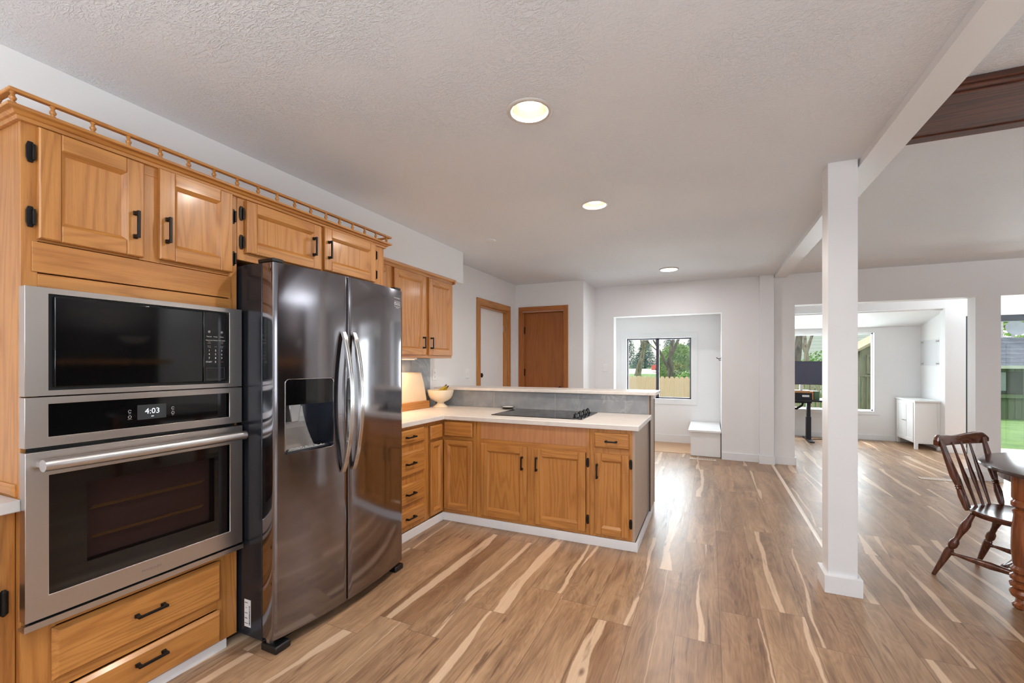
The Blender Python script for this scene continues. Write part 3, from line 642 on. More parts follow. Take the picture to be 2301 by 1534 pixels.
MB(AF).box(g0, .80, h0, h1, .030, .043).box(1.235, g1, h0, h1, .030, .043).box(.80, 1.235, h0, .617, .030, .043).box(.80, 1.235, .895, h1, .030, .043).build('door_glass', M_glossblk, dr)
MB(AF).box(.80, 1.235, .617, .895, .036, .043).build('viewing_window', ovenglass(), dr)
M_cav = plain('oven_enamel', (92, 74, 72), .45)
b = MB(AF); b.box(.80, 1.235, .617, .895, .0045, .006); b.build('oven_cavity', M_cav, dr)
M_rack = plain('yellowed_rack_wire', (216, 190, 110), .25, .9)
for z in (.685, .79):
    b = MB(AF)
    for w_, dz in ((.012, 0), (.020, .006), (.028, .012)): b.box(.82, 1.20, z + dz, z + dz + .002, w_, w_ + .0015)
    b.build('rack', M_rack, dr)
b = MB(AF); pts = [(.668, .984, .046), (.668, .984, .078), (.676, .984, .098)]
N = 22; arc = [(.690 + (1.315 - .690) * k / N, .984, .098 + .010 * math.sin(math.pi * k / N)) for k in range(N + 1)]
b.tube([(.664 + .004, .984, .100)] + arc + [(1.338, .984, .100)], .0195, 16)
b.box(.672, .692, .975, .993, .046, .095); b.box(1.312, 1.332, .975, .993, .046, .095)
b.build('handle', brushed('satin_bar_steel', (214, 212, 212), .34, 1, .02), dr)
b = MB(AF); b.box(y0 - .004, y1, .452, .458, .002, .052); b.box(y0 - .004, y1, .458, .472, .046, .052); b.build('vent_trim', M_ss, ov)
b = MB(AF); b.box(.66, 1.352, .458, .476, .002, .03); b.build('vent', M_gasket, ov)
M_emb = plain('embossed_print', (150, 146, 144), .35, .8)
AT('badge', 'FRIGIDAIRE', .013, M_emb, dr, .995, .512, .0462)
# ---- refrigerator
fr = thing('refrigerator', 'black stainless side-by-side refrigerator with water dispenser and curved handles', 'refrigerator', (-2.2, 1.83, 0))
YL, YR, YM = 1.372, 2.288, 1.772
MB().box(-2.575, -1.872, YL + .004, YR - .004, .035, 1.772).build('body', M_bside, fr, .004)
MB().box(-1.872, -1.862, YL + .012, YR - .012, .06, 1.765).build('gasket', M_gasket, fr)
def fx(y): t = (y - (YL + YR) / 2) / ((YR - YL) / 2); return -1.792 + .048 * (1 - abs(t) ** 2.2)
def fdoor(name, ya, yb, za, zb, hole=None):
    b = MB(); ys = [ya + (yb - ya) * k / 18 for k in range(19)]; zs = [za, zb]
    if hole: ys += [hole[0], hole[1]]; zs += [hole[2], hole[3]]
    ys = sorted(set(ys)); zs = sorted(set(zs)); e = .009
    def P(y, z, back=False):
        x = -1.862 if back else fx(y)
        if not back:
            d = min(y - ya, yb - y)
            if d < 1e-6: x -= e
        return (x, y, z)
    # add rounding columns
    ys = sorted(set(ys + [ya + e * .35, ya + e, yb - e, yb - e * .35]))
    g = [[b.p(*((fx(y) - (e if min(y - ya, yb - y) < 1e-6 else (e * .28 if min(y - ya, yb - y) < e * .5 else 0))), y, z)) for z in zs] for y in ys]
    for i in range(len(ys) - 1):
        for j in range(len(zs) - 1):
            if hole and ys[i] >= hole[0] - 1e-6 and ys[i + 1] <= hole[1] + 1e-6 and zs[j] >= hole[2] - 1e-6 and zs[j + 1] <= hole[3] + 1e-6: continue
            b.face((g[i][j], g[i + 1][j], g[i + 1][j + 1], g[i][j + 1]))
    bk = [b.p(-1.862, ya, za), b.p(-1.862, yb, za), b.p(-1.862, yb, zb), b.p(-1.862, ya, zb)]
    b.face(bk)
    b.face([bk[0]] + [g[0][j] for j in range(len(zs))] + [bk[3]]); b.face([bk[1]] + [g[-1][j] for j in range(len(zs))] + [bk[2]])
    b.face([bk[0]] + [g[i][0] for i in range(len(ys))] + [bk[1]]); b.face([bk[3]] + [g[i][-1] for i in range(len(ys))] + [bk[2]])
    return b.build(name, M_bss, fr)
H = (1.424, 1.678, .890, 1.236)
fl = fdoor('freezer_door', YL, YM - .003, .058, 1.768, H)
frd = fdoor('fridge_door', YM + .003, YR, .058, 1.768)
ds = thing('tmp', '', ''); bpy.data.objects.remove(ds)
b = MB(); xa, xb = -1.845, -1.785
# recess shell: back, sides, floor
b.box(xa - .006, xa, H[0], H[1], H[2], 1.14); b.box(xa, fx(H[0]) - .001, H[0], H[0] + .004, H[2], 1.14); b.box(xa, fx(H[1]) - .001, H[1] - .004, H[1], H[2], 1.14)
b.box(xa, -1.768, H[0], H[1], H[2], H[2] + .012)
dsp = b.build('dispenser', plain('dispenser_recess', (70, 72, 80), .16, .8), fl)
b = MB(); n = 10
for k in range(n):
    ya, yb = H[0] + (H[1] - H[0]) * k / n, H[0] + (H[1] - H[0]) * (k + 1) / n
    i = [b.p(fx(y) - .001 + d, y, z) for y, z, d in ((ya, 1.115, 0), (yb, 1.115, 0), (yb, H[3], 0), (ya, H[3], 0))]; b.face(i)
i0 = [b.p(*q) for q in ((xa, H[0], 1.14), (xa, H[1], 1.14), (fx(H[1]) - .001, H[1], 1.115), (fx(H[0]) - .001, H[0], 1.115))]; b.face(i0)
b.build('touch_panel', M_glossblk, dsp, recalc=False)
# trim ring around the dispenser
b = MB()
def dp(y, z): return (fx(y) + .0015, y, z)
loop = []
rr = .018
for cy_, cz_, a0 in ((H[1] - rr, H[3] - rr, 0), (H[0] + rr, H[3] - rr, 90), (H[0] + rr, H[2] + rr, 180), (H[1] - rr, H[2] + rr, 270)):
    for k in range(5): a = R(a0 + k * 22.5); loop.append(dp(cy_ + rr * math.cos(a), cz_ + rr * math.sin(a)))
b.tube(loop + [loop[0]], .0022, 6); b.build('trim', M_chrome, dsp)
b = MB(); b.prism([(1.46, 1.12), (1.53, 1.12), (1.515, 1.03), (1.475, 1.03)], lambda y, z, x: (x, y, z), -1.835, -1.800)
b.build('paddle', plain('clear_grey_paddle', (150, 150, 152), .15, .6), dsp, .004)
b = MB()    # curved chrome chute
for k in range(8):
    t0, t1 = k / 8, (k + 1) / 8
    c = lambda t: (-1.843 + .052 * t * t, 1.10 - .20 * t)
    (x0, z0), (x1, z1) = c(t0), c(t1)
    i = [b.p(x0, 1.428, z0), b.p(x0, 1.60 - .03 * (1 - t0), z0), b.p(x1, 1.60 - .03 * (1 - t1), z1), b.p(x1, 1.428, z1)]; b.face(i)
b.build('chute', plain('satin_chute', (150, 146, 144), .2, .9), dsp, recalc=False)
b = MB(); b.box(-1.835, -1.775, H[0] + .01, H[1] - .01, H[2] + .012, H[2] + .016)
for k in range(9): b.box(-1.83, -1.78, H[0] + .02 + k * .026, H[0] + .026 + k * .026, H[2] + .016, H[2] + .019)
b.build('drip_tray', M_chrome, dsp)
def fhandle(door_o, yc, side):
    b = MB(); n = 26; z0, z1 = .745, 1.475; xo = fx(yc)
    F_ = []; B_ = []
    for k in range(n + 1):
        t = k / n; z = z0 + (z1 - z0) * t; s_ = math.sin(math.pi * t)
        xf_ = xo + .004 + .060 * s_ ** .75 + .010; xbk = xo + .001 + .050 * s_ ** .75
        F_.append((xf_, z)); B_.append((xbk if 0 < k < n else xo - .002, z))
    hw_ = .0135
    ids = []
    for (xf_, z), (xb_, _) in zip(F_, B_):
        ids.append([b.p(xb_, yc - hw_, z), b.p(xf_ - .004, yc - hw_, z), b.p(xf_, yc - hw_ + .004, z), b.p(xf_, yc - .002, z), b.p(xf_ - .002, yc, z), b.p(xf_, yc + .002, z), b.p(xf_, yc + hw_ - .004, z), b.p(xf_ - .004, yc + hw_, z), b.p(xb_, yc + hw_, z)])
    for A, B in zip(ids, ids[1:]):
        for k in range(9): b.face((A[k], A[(k + 1) % 9], B[(k + 1) % 9], B[k]))
    b.face(ids[0]); b.face(ids[-1][::-1])
    return b.build('handle', M_hand, door_o)
fhandle(fl, YM - .036, -1); fhandle(frd, YM + .036, 1)
b = MB(); b.box(-1.90, -1.80, YL + .004, YL + .06, 1.772, 1.790); b.box(-1.90, -1.80, YR - .06, YR - .004, 1.772, 1.790); b.build('hinge_cover', M_blackp, fr, .004)
b = MB(); b.box(-1.87, -1.77, YL - .004, YL + .075, .0, .034); b.box(-1.87, -1.785, YR - .075, YR + .002, .0, .034); b.box(-1.90, -1.83, YL + .02, YR - .02, .012, .055); b.build('base_grille', M_blackp, fr, .006)
b = MB(); b.box(-1.845, -1.825, YL + .006, YL + .03, .034, .058); b.box(-1.845, -1.825, YR - .03, YR - .006, .034, .058); b.build('lower_hinge', M_ss, fr)
lb = MB(FY(YL + .004)).box(-1.992, -1.948, .078, .205, 0, .0008).build('rating_label', plain('white_label', (236, 238, 240), .5), fr)
SFf = FY(YL + .004)
for k, s in enumerate(('ENERGY', 'KIT', 'MODEL', 'SERIAL', 'MADE IN')): text('label_print', s, .006, M_gasket, SFf, lb, -1.978, .19 - k * .024, .001)
bq = MB(SFf)
random.seed(3)
z = .088
while z < .18:
    h_ = random.choice((.001, .002, .003)); bq.box(-1.960, -1.952, z, z + h_, .0008, .0012); z += h_ + random.choice((.001, .002))
bq.build('barcode', M_gasket, lb)
LFf = lambda u, v, w: (fx(u) + w, u, v)
st = thing('tmp2', '', ''); bpy.data.objects.remove(st)
b = MB(LFf); 
for q in ((2.185, 2.252, 1.662, 1.6635), (2.185, 2.252, 1.695, 1.6965), (2.185, 2.1865, 1.662, 1.696), (2.2505, 2.252, 1.662, 1.696)): b.box(q[0], q[1], q[2], q[3], .0006, .0010)
b.build('energy_badge', plain('badge_line', (200, 200, 200), .4), frd)
text('badge_print', '10 YEAR WARRANTY', .0085, M_key, LFf, frd, 2.214, 1.716, .0008)
text('badge_print', 'O', .026, plain('bright_badge_print', (235, 235, 235), .4), LFf, frd, 2.196, 1.680, .0008)
text('badge_print', 'DIGITAL\nINVERTER', .010, M_key, LFf, frd, 2.228, 1.680, .0008)
text('badge_print', 'COMPRESSOR', .006, M_key, LFf, frd, 2.218, 1.655, .0008)
# ---- cooktop
ck = thing('cooktop', 'black glass electric cooktop set into the peninsula countertop', 'cooktop', (-1.27, 3.56, .878))
MB().box(-1.660, -.885, 3.285, 3.815, .8785, .884).build('glass_surface', plain('ceramic_glass', (14, 14, 15), .07), ck, .002)
for k in range(4):
    y = 3.375 + k * .122; x = -.955
    kn = MB().lathe((x, y, .884), (x, y, .914), [(0, .026), (.12, .026), (.16, .021), (.9, .019), (1, .016)], 20)
    kn.box(x - .005, x + .005, y - .019, y + .019, .910, .924); kn = kn.build('knob', M_glossblk, ck, .001)
    MB().box(x + .0135, x + .0200, y - .006, y - .003, .890, .912).box(x + .0135, x + .0200, y + .002, y + .006, .894, .908).build('marking', M_key, kn)
M_ringp = plain('burner_print', (44, 44, 46), .12)
for x, y, r in ((-1.47, 3.42, .10), (-1.47, 3.69, .085), (-1.17, 3.42, .085), (-1.17, 3.69, .105)):
    b = MB(); n = 48
    for k in range(n):
        a, c = 2 * math.pi * k / n, 2 * math.pi * (k + 1) / n
        b.face([b.p(x + math.cos(t) * q, y + math.sin(t) * q, .8843) for t, q in ((a, r), (c, r), (c, r - .003), (a, r - .003))])
    b.build('burner_ring', M_ringp, ck)
# ---- things on the counter
M_cer = plain('cream_ceramic', (228, 214, 192), .35, var=.03, bump=.08, bs=40)
b = MB(); cx_, cy_ = -2.43, 3.70; z = .878
def spin(b, cx_, cy_, prof, n=36, m=0):
    rings = [[b.p(cx_ + r * math.cos(2 * math.pi * k / n), cy_ + r * math.sin(2 * math.pi * k / n), zz) for k in range(n)] for r, zz in prof]
    for A, B in zip(rings, rings[1:]):
        for k in range(n): b.face((A[k], A[(k + 1) % n], B[(k + 1) % n], B[k]), m)
    b.face(rings[0], m); b.face(rings[-1], m)
spin(b, cx_, cy_, [(.072, z + .0005), (.073, z + .004), (.066, z + .010), (.050, z + .022), (.036, z + .036), (.034, z + .046), (.046, z + .054), (.076, z + .066), (.104, z + .088), (.120, z + .118), (.128, z + .152), (.130, z + .168), (.127, z + .171), (.123, z + .168), (.120, z + .150), (.112, z + .118), (.095, z + .090), (.06, z + .070), (.01, z + .062)])
tag(b.build('fruit_bowl', M_cer), 'cream footed ceramic bowl in the counter corner holding bananas', 'bowl')
M_ban = NT('banana_skin'); n_ = M_ban.noise(M_ban.coord(), 40, 4); M_ban = M_ban.out(M_ban.ramp(n_, [(.35, lin((206, 180, 62))), (.62, lin((190, 160, 52))), (.72, lin((96, 70, 36)))]), .5)
M_stem = plain('banana_stem', (92, 78, 52), .7)
for j, (dy, lift, lab) in enumerate(((0, 0, 'spotted banana with its stem pointing up over the bowl rim'), (.034, -.014, 'banana lying behind the spotted one in the cream bowl'))):
    ax, ay = cx_ - .085 + .0, cy_ + dy - .025
    pts = []; rad = []
    for k in range(14):
        t = k / 13; a = t * 1.5
        pts.append((ax + .150 * t, ay + .012 * math.sin(a), z + .135 + lift + .075 * (t ** 2.2)))
        rad.append(.006 + .0135 * math.sin(math.pi * min(1, max(0, t * .93 + .05))) ** .6)
    bn = thing('banana', lab, 'banana', (ax, ay, z + .12 + lift), 'bananas in the bowl')
    MB().tube(pts, rad, 8).build('peel', M_ban, bn)
    e = Vector(pts[-1]); d_ = (e - Vector(pts[-3])).normalized()
    MB().tube([tuple(e - d_ * .004), tuple(e + d_ * .018)], [.0075, .0065], 8).build('stem', M_stem, bn)
cb = thing('cutting_board', 'cream cutting board leaning on the tiles in a wooden holder', 'cutting board', (-2.53, 3.48, .878))
pts = [(3.20, .945), (3.595, .945), (3.575, 1.12), (3.55, 1.215), (3.54, 1.225), (3.20, 1.225)]
MB().prism(pts, lambda y, z, x: (x + (z - .9) * -.12, y, z), -2.530, -2.512).build('board', plain('cream_board', (226, 204, 174), .45), cb, .006)
MB().box(-2.565, -2.49, 3.18, 3.60, .8785, .948).build('holder', oak[1], cb, .003)
sd = thing('spoon_rest', 'small black and white dish beside the back corner of the cooktop', 'dish', (-1.72, 3.79, .878))
b = MB(); spin(b, -1.735, 3.785, [(.030, .8785), (.050, .884), (.066, .900), (.064, .902), (.045, .888), (.01, .885)], 20); b.build('rim', M_glossblk, sd)
b = MB(); spin(b, -1.735, 3.785, [(.040, .8875), (.058, .8985), (.05, .9025), (.01, .904)], 20); b.build('inside', M_white, sd)
# ---- plates on walls
def plate(name, label, cat, xf, u, v, w=.072, h=.116, kind='outlet'):
    t = thing(name, label, cat, xf(u, v, 0)); M_ = M_white
    MB(xf).frus(u - w / 2, u + w / 2, v - h / 2, v + h / 2, .0005, .007, .003).build('cover_plate', M_, t)
    if kind == 'outlet':
        for s in (-.022, .022): MB(xf).box(u - .017, u + .017, v + s - .014, v + s + .014, .007, .009).build('socket', M_trim, t, .003); MB(xf).box(u - .008, u - .006, v + s - .005, v + s + .005, .009, .0094).box(u + .006, u + .008, v + s - .005, v + s + .005, .009, .0094).build('slot', M_gasket, t)
    else:
        MB(xf).box(u - .005, u + .005, v - .012, v + .012, .007, .016).build('toggle', M_trim, t)
WL = FX(-2.6)
plate('wall_outlet', 'white wall outlet just right of the grey tiles', 'outlet', WL, 3.84, 1.192)
plate('light_switch', 'pale light switch on the left wall between outlet and white door', 'switch', WL, 4.515, 1.19, kind='switch', w=.085)
plate('light_switch', 'pale light switch on the far wall beside the window nook', 'switch', FY(6.65), -1.428, 1.243, kind='switch')
hk = thing('coat_hook', 'small bronze coat hook on the right jamb of the window nook', 'hook', (.165, 6.95, 1.38))
M_brz = plain('bronze', (96, 84, 76), .35, .8)
MB().box(.162, .170, 6.935, 6.965, 1.345, 1.41).build('hook_plate', M_brz, hk, .003)
MB().tube([(.163, 6.95, 1.385), (.14, 6.95, 1.375), (.115, 6.95, 1.38), (.10, 6.95, 1.395)], .006).tube([(.163, 6.95, 1.36), (.14, 6.95, 1.352), (.13, 6.95, 1.365)], .005).build('prong', M_brz, hk)
# storage bench
bn = thing('storage_bench', 'white storage bench with an overhanging lid in the window nook', 'bench', (-.03, 7.2, 0))
MB().box(-.235, .150, 6.74, 7.735, .0045, .345).build('box', M_white, bn, .002)
MB().box(-.265, .155, 6.70, 7.737, .345, .372).build('lid', M_white, bn, .003)
def register(name, label, x0, x1, y0, y1):
    b = MB(); b.box(x0, x1, y0, y1, .0005, .005)
    o = tag(b.build(name, plain('vent_paint', (222, 206, 190), .4), None, .001), label, 'floor vent')
    b = MB(); n = 14
    for k in range(n):
        xx = x0 + .015 + (x1 - x0 - .03) * k / n; b.box(xx, xx + (x1 - x0) / n * .45, y0 + .015, y1 - .015, .005, .0054)
    b.build('slots', plain('vent_slots', (150, 134, 120), .6), o)
register('floor_vent', 'pale slotted floor vent in front of the storage bench', -.235, .09, 6.50, 6.58)
register('floor_vent', 'pale slotted floor vent behind the dining chair by the wide opening', 2.20, 2.52, 6.44, 6.54)
# ---- ceiling lights
M_can = plain('warm_can_reflector', (206, 192, 170), .4, .3); M_ringc = plain('light_trim_ring', (208, 202, 196), .45)
def down(x, y, r, ro, lab):
    t = thing('recessed_light', lab, 'ceiling light', (x, y, ZC), 'recessed ceiling lights')
    b = MB(); n = 40
    pr_ = [(ro, ZC + .0), (ro, ZC - .004), (ro - .006, ZC - .007), (r + .003, ZC - .005), (r - .002, ZC + .001)]
    rings = [[b.p(x + q * math.cos(2 * math.pi * k / n), y + q * math.sin(2 * math.pi * k / n), zz) for k in range(n)] for q, zz in pr_]
    for A, B in zip(rings, rings[1:]):
        for k in range(n): b.face((A[k], A[(k + 1) % n], B[(k + 1) % n], B[k]))
    b.build('trim_ring', M_ringc, t, recalc=False)
    b = MB(); pr_ = [(r, ZC + .0005), (r * .98, ZC + .03), (r * .9, ZC + .07), (r * .7, ZC + .10), (.02, ZC + .12)]
    rings = [[b.p(x + q * math.cos(2 * math.pi * k / n), y + q * math.sin(2 * math.pi * k / n), zz) for k in range(n)] for q, zz in pr_]
    for A, B in zip(rings, rings[1:]):
        for k in range(n): b.face((A[k], A[(k + 1) % n], B[(k + 1) % n], B[k]))
    b.build('reflector', M_can, t, recalc=False)
    b = MB(); spin(b, x, y, [(.02, ZC + .09), (.045, ZC + .075), (.056, ZC + .05), (.056, ZC + .035), (.045, ZC + .022), (.01, ZC + .016)], 24)
    b.build('bulb', emit('bulb_glow', (255, 240, 214), 4), t)
    l = light('downlight', 'AREA', (x, y, ZC + .012), 16, (1, .91, .81), .07, None, (0, 0, -1), shape='DISK')
down(-.747, 1.867, .082, .104, 'deep recessed ceiling light with a glowing bulb, nearest the tall cabinets')
down(-.756, 3.161, .078, .096, 'recessed ceiling light above the cooktop, second in the row')
t = thing('recessed_light', 'flat bright disc light on the ceiling near the far doors', 'ceiling light', (-.443, 5.676, ZC), 'recessed ceiling lights')
b = MB(); b.lathe((-.443, 5.676, ZC - .012), (-.443, 5.676, ZC), [(0, .105), (.5, .112), (1, .114)], 40); b.build('trim_ring', M_ringc, t)
b = MB(); b.lathe((-.443, 5.676, ZC - .0135), (-.443, 5.676, ZC - .012), [(0, .098), (1, .098)], 40); b.build('diffuser', emit('disc_glow', (255, 248, 238), 6), t)
light('disc_light', 'AREA', (-.443, 5.676, ZC - .02), 12, (.97, .97, 1), .18, None, (0, 0, -1), shape='DISK')
def fill_lamp(x, y, power, label):  # unseen uplighters added to brighten ceiling and walls
    lp = thing('fill_lamp', label, 'lamp', (x, y, 0), 'added fill uplighters')
    MB().lathe((x, y, 0), (x, y, .03), [(0, .14), (.7, .14), (1, .12)], 28).build('base', M_black, lp)
    MB().lathe((x, y, .03), (x, y, 1.62), [(0, .012), (1, .012)], 12).build('pole', M_black, lp)
    b = MB(); n = 32
    rings = [[b.p(x + q * math.cos(2 * math.pi * k / n), y + q * math.sin(2 * math.pi * k / n), zz) for k in range(n)] for q, zz in ((.02, 1.62), (.10, 1.64), (.16, 1.68), (.19, 1.73))]
    for A, B in zip(rings, rings[1:]):
        for k in range(n): b.face((A[k], A[(k + 1) % n], B[(k + 1) % n], B[k]))
    b.build('lamp_shade', M_white, lp, recalc=False)
    light('fill_lamp_light', 'AREA', (x, y, 1.70), power, (.93, .97, 1), .28, None, (0, 0, 1), shape='DISK')
fill_lamp(-.8, -1.3, 85, 'slim black uplighter added unseen to brighten the near kitchen')
fill_lamp(4.3, 3.9, 70, 'slim black uplighter added unseen to brighten the dining end')
fill_lamp(4.3, 7.6, 25, 'slim black uplighter added unseen to brighten the sunroom')
b = MB(); b.lathe((-1.87, 3.68, ZC - .006), (-1.87, 3.68, ZC), [(0, .048), (.4, .052), (1, .055)], 32)
tag(b.build('ceiling_cover', M_ceil), 'small round white cover plate on the ceiling near the soffit end', 'cover plate')
# ================================================================ DINING TABLE AND CHAIR
TC = (2.10, 3.32)
tb = thing('dining_table', 'round dark brown dining table on thick turned legs, cut off by the picture edge', 'table', (TC[0], TC[1], 0))
b = MB(); spin(b, TC[0], TC[1], [(.64, .712), (.668, .720), (.672, .728), (.668, .737), (.655, .740), (.01, .740)], 72)
b.build('tabletop', plain('dark_tabletop', (62, 44, 40), .16, 0, .6, var=.15, vs=9), tb)
b = MB(); n = 48
spin(b, TC[0], TC[1], [(.575, .655), (.59, .66), (.59, .7115), (.01, .7115)], 48); b.build('apron', walnut[2], tb)
LEGP = [(0, .030), (.012, .040), (.035, .042), (.05, .030), (.075, .026), (.09, .044), (.12, .052), (.145, .046), (.155, .036), (.165, .050), (.185, .052), (.2, .038), (.21, .038), (.22, .050), (.245, .050), (.262, .036), (.275, .046), (.30, .048), (.32, .036), (.34, .040), (.45, .046), (.60, .044), (.70, .036), (.735, .042), (.75, .030), (.77, .046), (.80, .046), (.815, .038), (.83, .044), (.99, .044), (1, .044)]
for k in range(4):
    a = math.pi + .114 + k * math.pi / 2; rx, ry = TC[0] + .573 * math.cos(a), TC[1] + .573 * math.sin(a)
    MB().lathe((rx, ry, 0), (rx, ry, .712), LEGP, 24, 0).build('leg', legwood, tb)
CH0, TH = Vector((1.634, 3.494, 0)), R(-138)
ch = thing('dining_chair', 'dark wooden spindle-back chair pulled up to the round table', 'chair', CH0)
rot = Matrix.Rotation(TH, 3, 'Z')
def cx(x, y, z): return rot @ Vector((x, y, z)) + CH0
TURN = [(0, .011), (.06, .012), (.38, .021), (.44, .020), (.455, .014), (.47, .019), (.50, .023), (.56, .022), (.60, .014), (.68, .015), (.76, .021), (.84, .023), (.90, .016), (1, .013)]
def L(p0, p1, prof, name, n=14, mat=None): return MB().lathe(cx(*p0), cx(*p1), prof, n).build(name, mat or walnut[2], ch)
# seat: saddle outline
b = MB(); n = 40; top = []; bot = []; mid = []
for k in range(n):
    a = 2 * math.pi * k / n; x = .212 * math.copysign(abs(math.cos(a)) ** .8, math.cos(a)) * (1 - .08 * (-math.sin(a) if math.sin(a) < 0 else 0)); y = .205 * math.copysign(abs(math.sin(a)) ** .85, math.sin(a))
    top.append(b.p(*cx(x * .965, y * .965, .442))); mid.append(b.p(*cx(x, y, .434))); bot.append(b.p(*cx(x * .93, y * .93, .410)))
inn = [b.p(*cx(.70 * .212 * math.cos(2 * math.pi * k / n), .66 * .205 * math.sin(2 * math.pi * k / n) - .01, .431)) for k in range(n)]
for A, B in ((bot, mid), (mid, top), (top, inn)):
    for k in range(n): b.face((A[k], A[(k + 1) % n], B[(k + 1) % n], B[k]))
b.face(inn); b.face(bot[::-1]); b.build('seat', walnut[0], ch)
for sx in (1, -1):
    L((sx * .218, -.295, 0), (sx * .150, -.140, .415), TURN, 'leg')
    L((sx * .185, .150, 0), (sx * .140, .130, .415), TURN, 'leg')
    STR = [(0, .008), (.06, .012), (.10, .008), (.14, .010), (.35, .017), (.5, .021), (.65, .017), (.86, .010), (.9, .008), (.94, .012), (1, .008)]
    L((sx * .192, -.236, .158), (sx * .170, .143, .150), STR, 'stretcher')
    # back posts
    L((sx * .168, -.155, .436), (sx * .212, -.262, .835), [(0, .011), (.04, .015), (.2, .019), (.3, .014), (.315, .018), (.33, .014), (.345, .018), (.36, .014), (.5, .021), (.75, .017), (1, .011)], 'back_post')
L((.180, -.02, .153), (-.180, -.02, .153), [(0, .008), (.12, .010), (.2, .015), (.24, .010), (.5, .026), (.76, .010), (.8, .015), (.88, .010), (1, .008)], 'stretcher')
for x0 in (-.098, -.034, .034, .098):
    L((x0, -.178, .436), (x0 * 1.28, -.292, .812), [(0, .007), (.3, .010), (.42, .0125), (.55, .010), (.8, .007), (1, .006)], 'spindle', 10)
# crest rail with a dipped top
b = MB(); n = 28; rows = []
for k in range(n + 1):
    s_ = -1 + 2 * k / n; x = .252 * s_; yb_ = -.305 + .040 * s_ * s_; e = max(0, abs(s_) - .78) / .22
    ztop = .862 + .020 * math.cos(math.pi * s_) * -1 * (1 - e) - .000; ztop = .860 - .009 * math.cos(math.pi * s_ / .8) - .026 * e ** 2.2
    zbot = .790 + .014 * e ** 2; th = .012
    rows.append([b.p(*cx(x, yb_ - th, zbot + .006)), b.p(*cx(x, yb_ - th, ztop - .006)), b.p(*cx(x, yb_ - th * .4, ztop)), b.p(*cx(x, yb_ + th * .6, ztop - .002)), b.p(*cx(x, yb_ + th, ztop - .010)), b.p(*cx(x, yb_ + th, zbot + .006)), b.p(*cx(x, yb_, zbot))])
for A, B in zip(rows, rows[1:]):
    for k in range(7): b.face((A[k], A[(k + 1) % 7], B[(k + 1) % 7], B[k]))
b.face(rows[0]); b.face(rows[-1][::-1]); b.build('crest_rail', walnut[0], ch)
# ================================================================ SUNROOM THINGS
dk = thing('standing_desk', 'black-legged standing desk in front of the sunroom window', 'desk', (1.55, 8.95, 0))
M_dk = plain('desk_black', (36, 34, 40), .45, .3)
MB().box(.75, 2.02, 8.66, 9.30, .672, .700).build('desktop', M_dk, dk, .003)
for x in (1.00, 1.555):
    MB().box(x - .035, x + .035, 8.90, 8.98, .02, .40).box(x - .028, x + .028, 8.907, 8.973, .40, .672).build('leg', M_dk, dk, .002)
    MB().box(x - .035, x + .035, 8.62, 9.26, .0, .022).build('foot', M_dk, dk, .004)
MB().box(1.0, 1.6, 8.91, 8.97, .63, .672).build('crossbar', M_dk, dk)
MB().tube([(1.2, 8.8, .66), (1.28, 8.8, .56), (1.36, 8.8, .54), (1.44, 8.8, .60), (1.46, 8.8, .67)], .018, 8).build('cable_bundle', M_gasket, dk)
dr_ = MB(); dr_.tube([(1.6, 8.98, .006), (1.75, 9.05, .006), (1.95, 9.02, .006), (2.15, 9.1, .006)], .006, 6)
tag(dr_.build('power_cable', M_gasket), 'black cable trailing over the floor from the standing desk foot', 'cable')
rs = thing('desk_riser', 'wooden riser shelf with dark openings on the standing desk under the monitor', 'shelf', (1.35, 8.9, .70))
b = MB(); b.box(1.0, 1.60, 8.78, 9.05, .812, .842, 0); b.box(1.0, 1.02, 8.78, 9.05, .701, .812, 0); b.box(1.58, 1.60, 8.78, 9.05, .701, .812, 0); b.build('shelf_board', oak[0], rs, .002)
MB().box(1.02, 1.58, 8.80, 9.04, .702, .811).build('drawer_box', M_dk, rs)
MB().box(1.44, 1.54, 8.772, 8.80, .745, .775).build('white_card', M_white, rs)
tag(MB().box(1.612, 1.69, 8.80, 9.02, .7005, .842).build('storage_box', plain('green_box', (74, 104, 74), .6), None, .003), 'dark green box standing beside the wooden riser on the desk', 'box')
mo = thing('monitor', 'wide dark computer monitor standing on the desk riser', 'monitor', (1.47, 8.9, .842))
MB().box(1.15, 1.751, 8.90, 8.93, .948, 1.347).build('housing', M_dk, mo, .004)
MB().box(1.158, 1.743, 8.8985, 8.9, .956, 1.339).build('screen', plain('dark_screen', (66, 66, 84), .35), mo)
MB().box(1.43, 1.47, 8.92, 8.95, .85, 1.05).box(1.34, 1.56, 8.82, 9.0, .8425, .852).build('stand', M_ss, mo, .002)
sb = thing('sideboard', 'white two-door sideboard against the sunroom right wall', 'cabinet', (3.03, 9.05, 0))
b = MB(); b.box(2.885, 3.172, 8.66, 9.378, .085, .722); b.build('carcass', M_white, sb, .002)
MB().box(2.865, 3.178, 8.63, 9.382, .722, .745).build('top', M_white, sb, .003)
for x, y in ((2.875, 8.65), (2.875, 9.34), (3.14, 8.65), (3.14, 9.34)): MB().box(x, x + .04, y, y + .04, 0, .722).build('leg', M_white, sb, .001)
